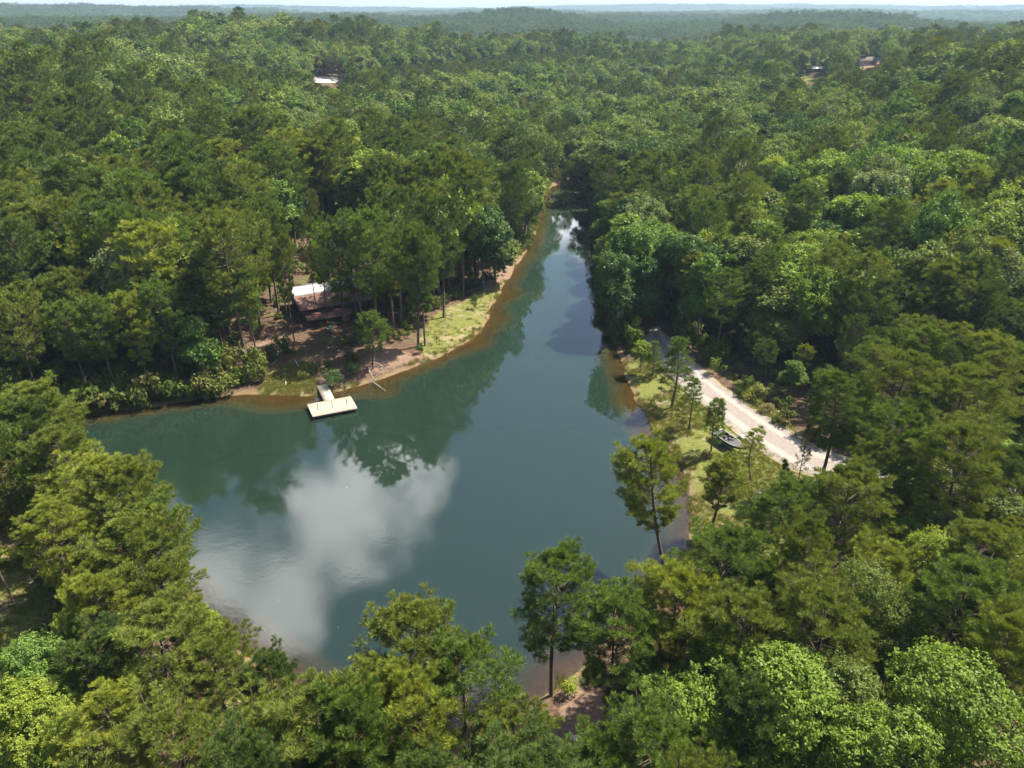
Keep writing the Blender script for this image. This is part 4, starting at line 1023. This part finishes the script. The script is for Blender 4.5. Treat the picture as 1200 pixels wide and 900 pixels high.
# cabin ------------------------------------------------------------
M['rust'] = simple('rusty_roof_with_needle_litter', (.27, .14, .105), (.13, .068, .05), 1.6, .75, bump=.2)
M['tin'] = simple('bright_galvanised_roof', (.62, .63, .64), (.40, .39, .38), .9, .45, .2)
M['wall_dark'] = simple('dark_stained_boards', (.085, .06, .05), (.05, .038, .035), 2.5, .8)
M['trim'] = simple('white_painted_trim', (.80, .80, .78), (.70, .70, .68), 2, .6)
M['deck_red'] = simple('faded_red_deck_boards', (.40, .21, .16), (.25, .12, .095), 2.2, .85)
M['glass'] = simple('dark_window_glass', (.03, .04, .05), None, 2, .08, spec=.8)
M['red'] = simple('faded_red_paint', (.55, .18, .17), (.42, .13, .13), 3, .6)
M['chim'] = simple('brick_chimney', (.30, .13, .09), (.20, .09, .07), 8, .9)
def corr_roof(mb, L, x0, y_e, z_e, y_r, z_r, th=.05):
    """one corrugated slope from eave to ridge, as a thick sheet"""
    n = int(L / .28); Vt = []
    for i in range(n * 2 + 1):
        x = x0 + L * i / (n * 2); dz = .022 * (1 if i % 2 else -1)
        Vt += [(x, y_e, z_e + dz), (x, y_r, z_r + dz), (x, y_r, z_r + dz - th), (x, y_e, z_e + dz - th)]
    Q = []
    for i in range(n * 2):
        a = i * 4; b2 = a + 4
        for k in range(4): Q.append((a + k, b2 + k, b2 + (k + 1) % 4, a + (k + 1) % 4))
    Q += [(0, 1, 2, 3), (n * 8 + 3, n * 8 + 2, n * 8 + 1, n * 8)]
    mb.add(Vt, Q)
def house(name, label, cat, loc, rz, L, Wd, h, rise, near_m, far_m, wall_m, ov=.45, nwin=3, base=.5, door=True, porch=0, deck=None, chimney=False):
    t = thing(name, label, cat, loc, rz)
    bw = MB(); x, y = L / 2, Wd / 2
    Vv = [(-x, -y, -1.2), (x, -y, -1.2), (x, y, -1.2), (-x, y, -1.2), (-x, -y, h), (x, -y, h), (x, y, h), (-x, y, h), (-x, 0, h + rise), (x, 0, h + rise)]
    bw.add(Vv, [(0, 1, 5, 4), (2, 3, 7, 6)], [(4, 8, 7), (5, 6, 9)]); bw.add([Vv[i] for i in (1, 2, 6, 5, 3, 0, 4, 7)], [(0, 1, 2, 3), (4, 5, 6, 7)])
    bw.build('wall', wall_m, t)
    k = rise / y; e = ov
    r1 = MB(); ym = -y * .62 if porch else -y - e; zm = h + rise + .06 + ym * k * (1 if porch else 1)
    if porch:
        corr_roof(r1, L + 2 * ov, -x - ov, ym - .1, zm - .1 * k + .04, 0, h + rise + .10); rf = r1.build('roof', far_m, t)
        r3 = MB(); corr_roof(r3, L + 2 * ov + 1.5, -x - ov, -y - e - porch, h - e * k - porch * k * .55, ym, zm - .03); r3.build('porch_roof', near_m, t)
    else:
        corr_roof(r1, L + 2 * ov, -x - ov, -y - e, h - e * k, 0, h + rise + .06); rf = r1.build('roof', near_m, t)
    r2 = MB(); corr_roof(r2, L + 2 * ov, -x - ov, y + e, h - e * k, 0, h + rise + .07); r2.build('roof', far_m, t)
    c = MB(); c.tube([(-x - ov, 0, h + rise + .09), (x + ov, 0, h + rise + .09)], .11, 6); c.build('ridge_cap', far_m, t)
    for s_ in (-1, 1):
        mb = MB(); xx = s_ * (x + ov + .03)
        mb.tube([(xx, -y - e, h - e * k - .05), (xx, 0, h + rise)], .09, 4); mb.tube([(xx, 0, h + rise), (xx, y + e, h - e * k - .05)], .09, 4); mb.build('bargeboard', M['trim'], t)
    for i in range(nwin):
        wx = -x + L * (i + .6) / (nwin + .2)
        mb = MB(); mb.box((wx, -y - .02, h * .55 + .1), (1.25, .08, 1.15)); f = mb.build('window', M['trim'], t); mb = MB(); mb.box((wx, -y - .07, h * .55 + .1), (1.05, .03, .95)); mb.build('pane', M['glass'], f)
    if door:
        mb = MB(); mb.box((x * .12, -y - .03, base + 1.05), (1.0, .08, 2.05)); d = mb.build('door', M['red'], t); mb = MB(); mb.tube([(x * .12 + .38, -y - .07, base + 1.05), (x * .12 + .38, -y - .14, base + 1.05)], .035, 6); mb.build('handle', M['tin'], d)
    if porch:
        for i in range(6):
            px_ = -x + .15 + (L - .3) * i / 5; mb = MB(); mb.box((px_, -y - porch, (h - porch * k * .55 + base) / 2 - .1), (.14, .14, h - porch * k * .55 - base)); mb.build('post', M['wall_dark'], t)
    if deck:
        dx0, dx1, dd = deck; mb = MB(); n_ = int(dd / .16)
        for i in range(n_): mb.box(((dx0 + dx1) / 2, -y - (i + .5) * dd / n_, base + random.uniform(-.004, .004)), (dx1 - dx0, dd / n_ - .012, .05))
        dk_ = mb.build('deck', M['deck_red'], t)
        mb = MB(); mb.box(((dx0 + dx1) / 2, -y - dd + .04, base - .16), (dx1 - dx0, .06, .24))
        for i in range(7): mb.box((dx0 + .1 + (dx1 - dx0 - .2) * i / 6, -y - dd + .15, base - 1.0), (.12, .12, 1.9 - .3))
        mb.build('deck_frame', M['plank_dark'], dk_)
        mb = MB()
        for zz in (.95, .5): mb.box(((dx0 + dx1) / 2, -y - dd + .08, base + zz), (dx1 - dx0, .05, .08))
        for i in range(9): mb.box((dx0 + .05 + (dx1 - dx0 - .1) * i / 8, -y - dd + .08, base + .5), (.07, .07, 1.0))
        mb.build('railing', M['deck_red'], dk_)
        mb = MB()
        for i in range(4): mb.box((dx1 - 1.5, -y - dd - .15 - i * .3, base - .2 - i * .22), (1.6, .3, .06))
        mb.build('step', M['deck_red'], dk_)
    if chimney:
        mb = MB(); mb.box((x * .55, y * .35, h + rise * .9), (.7, .7, 2.0), bev=.03); mb.build('chimney', M['chim'], rf)
    return t
zc = 3.4
E1, E2 = at(350, 360, zc + 2.3), at(436, 346, zc + 2.3)
ax = E2 - E1; Lc = np.linalg.norm(ax); ax /= Lc; rzc = atan2(ax[1], ax[0]); ay = np.array([-ax[1], ax[0], 0])
mid = (E1 + E2) / 2 + ay * (3.6 + 2.6); zg = hz(mid[0], mid[1]); print('cabin', Lc, math.degrees(rzc), 'zg', zg, mid)
CAB = (mid[0], mid[1], zc - .6)
house('lake_cabin', 'long cabin among the left bank pines, bright metal ridge above a rusty red porch roof', 'cabin', CAB, rzc, Lc - 1.2, 7.0, 3.1, 2.1, M['rust'], M['tin'], M['wall_dark'], nwin=4, base=.7, porch=2.3, deck=(-Lc / 2 + 1.0, Lc / 2 - 5.5, 5.4), chimney=True)
def loc_cab(x, y, z): 
    p = np.array([CAB[0], CAB[1], 0]) + ax * x + ay * y; return (p[0], p[1], CAB[2] + z)
def picnic(loc, rz, label):
    t = thing('picnic_table', label, 'picnic table', loc, rz); mb = MB()
    for i in range(5): mb.box((0, -.32 + i * .16, .75), (1.8, .145, .045))
    mb.build('table_top', M['red'], t)
    for s_ in (-1, 1):
        mb = MB()
        for i in range(2): mb.box((0, s_ * (.62 + i * .15), .45), (1.8, .135, .04))
        mb.build('seat', M['red'], t)
        mb = MB(); xx = s_ * .65
        mb.tube([(xx, -.72, 0), (xx, -.18, .73)], .045, 4); mb.tube([(xx, .72, 0), (xx, .18, .73)], .045, 4); mb.box((xx + .05, 0, .40), (.04, 1.5, .09)); mb.build('leg', M['red'], t)
picnic(loc_cab(-Lc / 2 + 3.2, -3.5 - 4.0, .735), rzc, 'faded red picnic table on the left part of the cabin deck')
picnic(loc_cab(-Lc / 2 + 7.6, -3.5 - 3.9, .735), rzc + .1, 'faded red picnic table on the right part of the cabin deck')
# bin beside the deck
M['teal'] = simple('pale_teal_plastic', (.30, .52, .50), None, 3, .4)
p = atg(388, 388); t = thing('waste_bin', 'pale teal bin standing on the ground below the cabin deck', 'bin', p, .3)
mb = MB(); Vb = []
for z, s_ in ((0, .26), (.95, .33)): Vb += [(-s_, -s_, z), (s_, -s_, z), (s_, s_, z), (-s_, s_, z)]
mb.add(Vb, [(3, 2, 1, 0), (0, 1, 5, 4), (1, 2, 6, 5), (2, 3, 7, 6), (3, 0, 4, 7), (4, 5, 6, 7)]); mb.build('body', M['teal'], t)
mb = MB(); mb.box((0, 0, 1.0), (.72, .74, .08), bev=.03); mb.build('lid', M['teal'], t)
for s_ in (-1, 1):
    mb = MB(); mb.tube([(s_ * .27, .28, .1), (s_ * .33, .28, .1)], .1, 10); mb.build('wheel', M['post'], t)

# poles and driftwood on the dock bank
M['whitewood'] = simple('white_weathered_pole', (.74, .72, .66), (.60, .57, .50), 4, .8)
def log(name, label, cat, p1, p2, r, mat, up=.08, fork=False):
    a = atg(*p1); b2 = atg(*p2); o = Vector((a.x, a.y, a.z)); mb = MB()
    d = b2 - a; pts = [Vector((0, 0, up)) + d * s_ + Vector((0, 0, .03 * sin(s_ * 9))) for s_ in np.linspace(0, 1, 7)]
    pts = [p_ + Vector((.05 * sin(i * 2.1), .05 * cos(i * 1.7), 0)) for i, p_ in enumerate(pts)]
    mb.tube([tuple(p_) for p_ in pts], [r * (1 - .5 * i / 6) for i in range(7)], 8)
    if fork:
        q = pts[4]; mb.tube([tuple(q), tuple(q + Vector((.5, .3, .35))), tuple(q + Vector((.9, .3, .6)))], [r * .5, r * .35, r * .1], 6)
        q = pts[3]; mb.tube([tuple(q), tuple(q + Vector((-.4, .3, .3)))], [r * .4, r * .1], 6)
    ob = mb.build(name, mat, None, True); ob.location = o; tag(ob, label, cat); return ob
log('pole', 'white pole lying on the grass upslope left of the dock', 'pole', (350, 430), (345, 421), .10, M['whitewood'])
log('pole', 'white pole lying near the water left of the dock', 'pole', (335, 452), (334, 437), .10, M['whitewood'])
log('driftwood', 'pale driftwood branch lying on the bank right of the dock', 'driftwood', (431, 431), (439, 447), .16, M['dead'], fork=True)
lg = log('fallen_log', 'grey log lying half in the water right of the dock', 'log', (437, 449), (442, 452), .16, M['dead'])
mb = MB(); a = atg(437, 449); b2 = at(452, 458.5, .08); d = Vector(b2) - Vector((a.x, a.y, a.z)); mb.tube([(0, 0, .2), tuple(d * .5 + Vector((0, 0, .1))), tuple(d)], [.17, .14, .08], 8)
lg.data = mb.mesh('fallen_log', M['dead'], True)
log('driftwood', 'pale forked branch on the bare bank left of the white poles', 'driftwood', (318, 428), (326, 421), .12, M['dead'], fork=True)
log('fallen_log', 'long pale log on the bare ground at the left edge', 'log', (-10, 722), (32, 700), .14, M['bark2'])
log('driftwood', 'stick lying at the water edge of the upper left shore', 'driftwood', (500, 421), (492, 428), .10, M['dead'], fork=True)

# boat on a trailer ------------------------------------------------
M['hull'] = simple('dark_green_boat_hull', (.025, .05, .045), (.02, .035, .035), 2, .18, spec=.6, coat=.5)
M['bdeck'] = simple('grey_boat_deck', (.10, .10, .10), (.05, .05, .055), 3, .7)
M['gun'] = simple('white_gunwale', (.82, .82, .80), None, 3, .35)
M['seatb'] = simple('dark_brown_boat_seat', (.07, .045, .04), None, 3, .5)
M['steel'] = simple('galvanised_trailer_steel', (.45, .46, .47), None, 5, .4, .6)
M['tyre'] = simple('black_tyre_rubber', (.02, .02, .02), None, 5, .8)
M['motor'] = simple('black_outboard_cowl', (.03, .03, .035), None, 3, .25)
def hull_mesh(L, Bm, D, mat, nm):
    st_ = []; N_ = 12
    for i in range(N_ + 1):
        s_ = i / N_; w = Bm / 2 * (1 - max(0, (s_ - .55) / .45) ** 2.2 * .93); kz = D * (.0 + .55 * max(0, (s_ - .6) / .4) ** 2); top = D * (1 + .12 * s_ ** 2)
        x = -L / 2 + L * s_
        st_.append([(x, -w, top), (x, -w * .92, kz + (top - kz) * .35), (x, -w * .45, kz + .04), (x, 0, kz - .03), (x, w * .45, kz + .04), (x, w * .92, kz + (top - kz) * .35), (x, w, top)])
    mb = MB(); V_l = [p_ for r_ in st_ for p_ in r_]; Q = [(i * 7 + k, i * 7 + k + 1, (i + 1) * 7 + k + 1, (i + 1) * 7 + k) for i in range(N_) for k in range(6)]
    mb.add(V_l, Q); mb.add(st_[0], [(0, 1, 5, 6), (1, 2, 4, 5)], [(2, 3, 4)])
    return mb, st_
q1 = atg(835, 510); q2 = atg(872, 537); bm_ = (q1 + q2) / 2; brz = atan2(q2.y - q1.y, q2.x - q1.x); bz = hz(bm_.x, bm_.y)
t = thing('boat_trailer', 'low steel trailer carrying the dark boat on the right bank', 'trailer', (bm_.x, bm_.y, bz), brz)
mb = MB()
for s_ in (-1, 1): mb.box((.1, s_ * .55, .48), (4.6, .07, .10)); 
for xx in (-2.0, -1, 0, 1.2): mb.box((xx, 0, .42), (.07, 1.2, .07))
mb.build('frame', M['steel'], t)
mb = MB(); mb.tube([(2.3, -.55, .46), (3.6, 0, .44)], .045, 5); mb.tube([(2.3, .55, .46), (3.6, 0, .44)], .045, 5); mb.tube([(3.5, 0, .44), (4.0, 0, .46)], .05, 6); mb.tube([(3.5, .0, .02), (3.5, 0, .7)], .035, 6); mb.build('tongue', M['steel'], t)
for s_ in (-1, 1):
    mb = MB(); mb.tube([(-.7, s_ * .95, .34), (-.7, s_ * 1.15, .34)], .34, 20); w_ = mb.build('wheel', M['tyre'], t); mb = MB(); mb.tube([(-.7, s_ * 1.02, .34), (-.7, s_ * 1.165, .34)], .19, 14); mb.build('rim', M['steel'], w_)
    mb = MB()
    ang = np.linspace(radians(10), radians(170), 9)
    for a0, a1 in zip(ang[:-1], ang[1:]):
        Vf = [(-.7 + .42 * cos(a), s_ * (.92 + k), .34 + .42 * sin(a)) for a in (a0, a1) for k in (0, .28)]; Vf += [(v_[0], v_[1], v_[2] + .02) for v_ in Vf]; mb.add(Vf, [(0, 1, 3, 2), (4, 6, 7, 5), (0, 4, 5, 1), (2, 3, 7, 6), (0, 2, 6, 4), (1, 5, 7, 3)])
    mb.build('fender', M['steel'], t)
t = thing('fishing_boat', 'dark hulled fishing boat with white rim and two dark seats parked beside the road', 'boat', (bm_.x, bm_.y, bz + .58), brz)
mb, st_ = hull_mesh(5.6, 2.05, .72, M['hull'], 'hull'); mb.build('hull', M['hull'], t, True)
mb = MB()
for k in (0, 6): mb.tube([s2[k] for s2 in st_], .035, 6)
mb.tube([st_[0][0], st_[0][6]], .055, 6); mb.build('gunwale', M['gun'], t)
def deck_at(i0, i1, dz, inset=.06):
    mb = MB(); Vd = []
    for s2 in st_[i0:i1 + 1]: Vd += [(s2[0][0], s2[0][1] + inset, s2[0][2] + dz), (s2[6][0], s2[6][1] - inset, s2[6][2] + dz)]
    n_ = i1 - i0 + 1; Vd += [(a_, b_2, c_2 - .04) for a_, b_2, c_2 in Vd]; m_ = 2 * n_
    Q = [(2 * i, 2 * i + 2, 2 * i + 3, 2 * i + 1) for i in range(n_ - 1)] + [(m_ + 2 * i, m_ + 2 * i + 1, m_ + 2 * i + 3, m_ + 2 * i + 2) for i in range(n_ - 1)]
    Q += [(0, 1, m_ + 1, m_), (2 * n_ - 2, m_ + 2 * n_ - 2, m_ + 2 * n_ - 1, 2 * n_ - 1)]; mb.add(Vd, Q); return mb
deck_at(7, 12, -.05).build('deck', M['bdeck'], t); deck_at(0, 2, -.08).build('deck', M['bdeck'], t); deck_at(2, 7, -.42).build('floor', M['bdeck'], t)
for y in (-.42, .42):
    mb = MB(); mb.box((-.35, y, .55), (.5, .48, .16), bev=.04); mb.box((-.58, y, .80), (.12, .48, .5), bev=.04); mb.build('seat', M['seatb'], t)
mb = MB(); mb.box((.45, .42, .62), (.35, .6, .5), bev=.06); mb.build('console', M['bdeck'], t)
mb = MB(); mb.box((-3.0, 0, .95), (.5, .4, .55), bev=.1); mo = mb.build('outboard_motor', M['motor'], t)
mb = MB(); mb.box((-3.0, 0, .35), (.2, .12, .8), bev=.03); mb.box((-3.05, 0, -.12), (.35, .10, .2), bev=.03); mb.build('lower_unit', M['motor'], mo)

# upturned rowboat in the bottom clearing
M['paleboat'] = simple('pale_pink_faded_hull', (.62, .47, .41), (.50, .37, .32), 2.5, .6)
p = atg(692, 868); t = thing('rowboat', 'pale pinkish rowboat lying upside down in the bottom clearing under the pines', 'boat', (p.x, p.y, p.z + .62), .25); t.rotation_euler = (pi, 0, .25)
mb, s2_ = hull_mesh(3.4, 1.35, .55, M['paleboat'], 'hull'); mb.build('hull', M['paleboat'], t, True)
mb = MB()
for k in (0, 6): mb.tube([s3[k] for s3 in s2_], .035, 5)
mb.build('gunwale', M['plank_dark'], t)
mb = MB(); mb.box((0, 0, .03 - .04), (2.6, .05, .04)); mb.build('keel', M['plank_dark'], t)
# boulders
M['rock'] = simple('pale_boulder', (.46, .42, .38), (.32, .29, .26), 3, .9, bump=.5)
def boulder(u, v, r, label, seed):
    import bmesh
    bm = bmesh.new(); bmesh.ops.create_icosphere(bm, subdivisions=3, radius=r); gq = np.random.default_rng(seed); ph = gq.uniform(0, 6, 6)
    for w_ in bm.verts:
        n_ = w_.co.normalized(); f = 1 + .16 * sin(n_.x * 3 + ph[0]) + .12 * sin(n_.y * 5 + ph[1]) + .08 * sin(n_.z * 7 + ph[2] + n_.x * 4); w_.co = Vector((n_.x * r * f * 1.2, n_.y * r * f, n_.z * r * f * .65))
    me = bpy.data.meshes.new('boulder'); bm.to_mesh(me); bm.free(); me.materials.append(M['rock']); p = atg(u, v); o = link('boulder', me); o.location = (p.x, p.y, p.z + r * .25); tag(o, label, 'boulder')
boulder(967, 527, .45, 'whitish boulder at the road edge right of the round headed pine trunk', 1)
boulder(869, 513, .55, 'pale boulder at the road edge just beyond the parked boat', 2)
boulder(888, 578, .4, 'grey boulder in the brown brush below the wide young pine', 3)

# far buildings
M['farwall'] = simple('pale_siding', (.55, .50, .45), None, 2, .8)
def atz(u, v):
    z = 25
    for _ in range(40):
        p = at(u, v, z); z = .7 * z + .3 * hz(p[0], p[1])
    return Vector((p[0], p[1], hz(p[0], p[1])))
FAR = []
for (nm, lab, ct, u, v, L, Wd, h_, rise, rz_, rm_, wm_) in [
    ('shed', 'long low shed with a pale metal roof at the edge of the far right meadow', 'shed', 955, 84, 14, 6, 2.4, 1.0, .05, M['tin'], M['wall_dark']),
    ('farmhouse', 'small dark roofed farmhouse at the top of the far right clearing', 'house', 1013, 76, 13, 8, 3.0, 2.2, .2, M['rust'], M['farwall']),
    ('barn', 'small white barn at the upper end of the far right clearing', 'barn', 1033, 71, 6, 6, 3.2, 2.0, .9, M['tin'], M['trim']),
    ('barn', 'tiny pale roofed barn among distant trees right of the cove', 'barn', 799, 77, 7, 6, 4.5, 2.4, .4, M['tin'], M['farwall'])]:
    p = atz(u, v); print(nm, p)
    house(nm, lab, ct, p, rz_, L, Wd, h_, rise, rm_ if nm != 'farmhouse' else M['wall_dark'], rm_ if nm != 'farmhouse' else M['wall_dark'], wm_, nwin=2, base=.2, door=False)

# ------------------------------------------------------------------ haze
zmax = max(float(Zf.max()) + 24, float((Z + H).max()) + 6, CAMZ + 10); zmin = min(v_.co.z for v_ in ground.data.vertices)
m = newmat('summer_haze'); b = NB(m); M['haze'] = m
vol = b.n('ShaderNodeVolumePrincipled', {'Color': (.58, .78, 1.0, 1), 'Density': HAZE, 'Anisotropy': .2})
o_ = b.n('ShaderNodeOutputMaterial'); m.node_tree.links.new(vol.outputs[0], o_.inputs['Volume'])
mb = MB(); mb.box((0, 0, (zmax + zmin - 1) / 2), (19900, 19900, zmax - zmin + 1)); hb_ = mb.build('haze', m); tag(hb_, kind='stuff')
print('haze box', zmin, zmax)
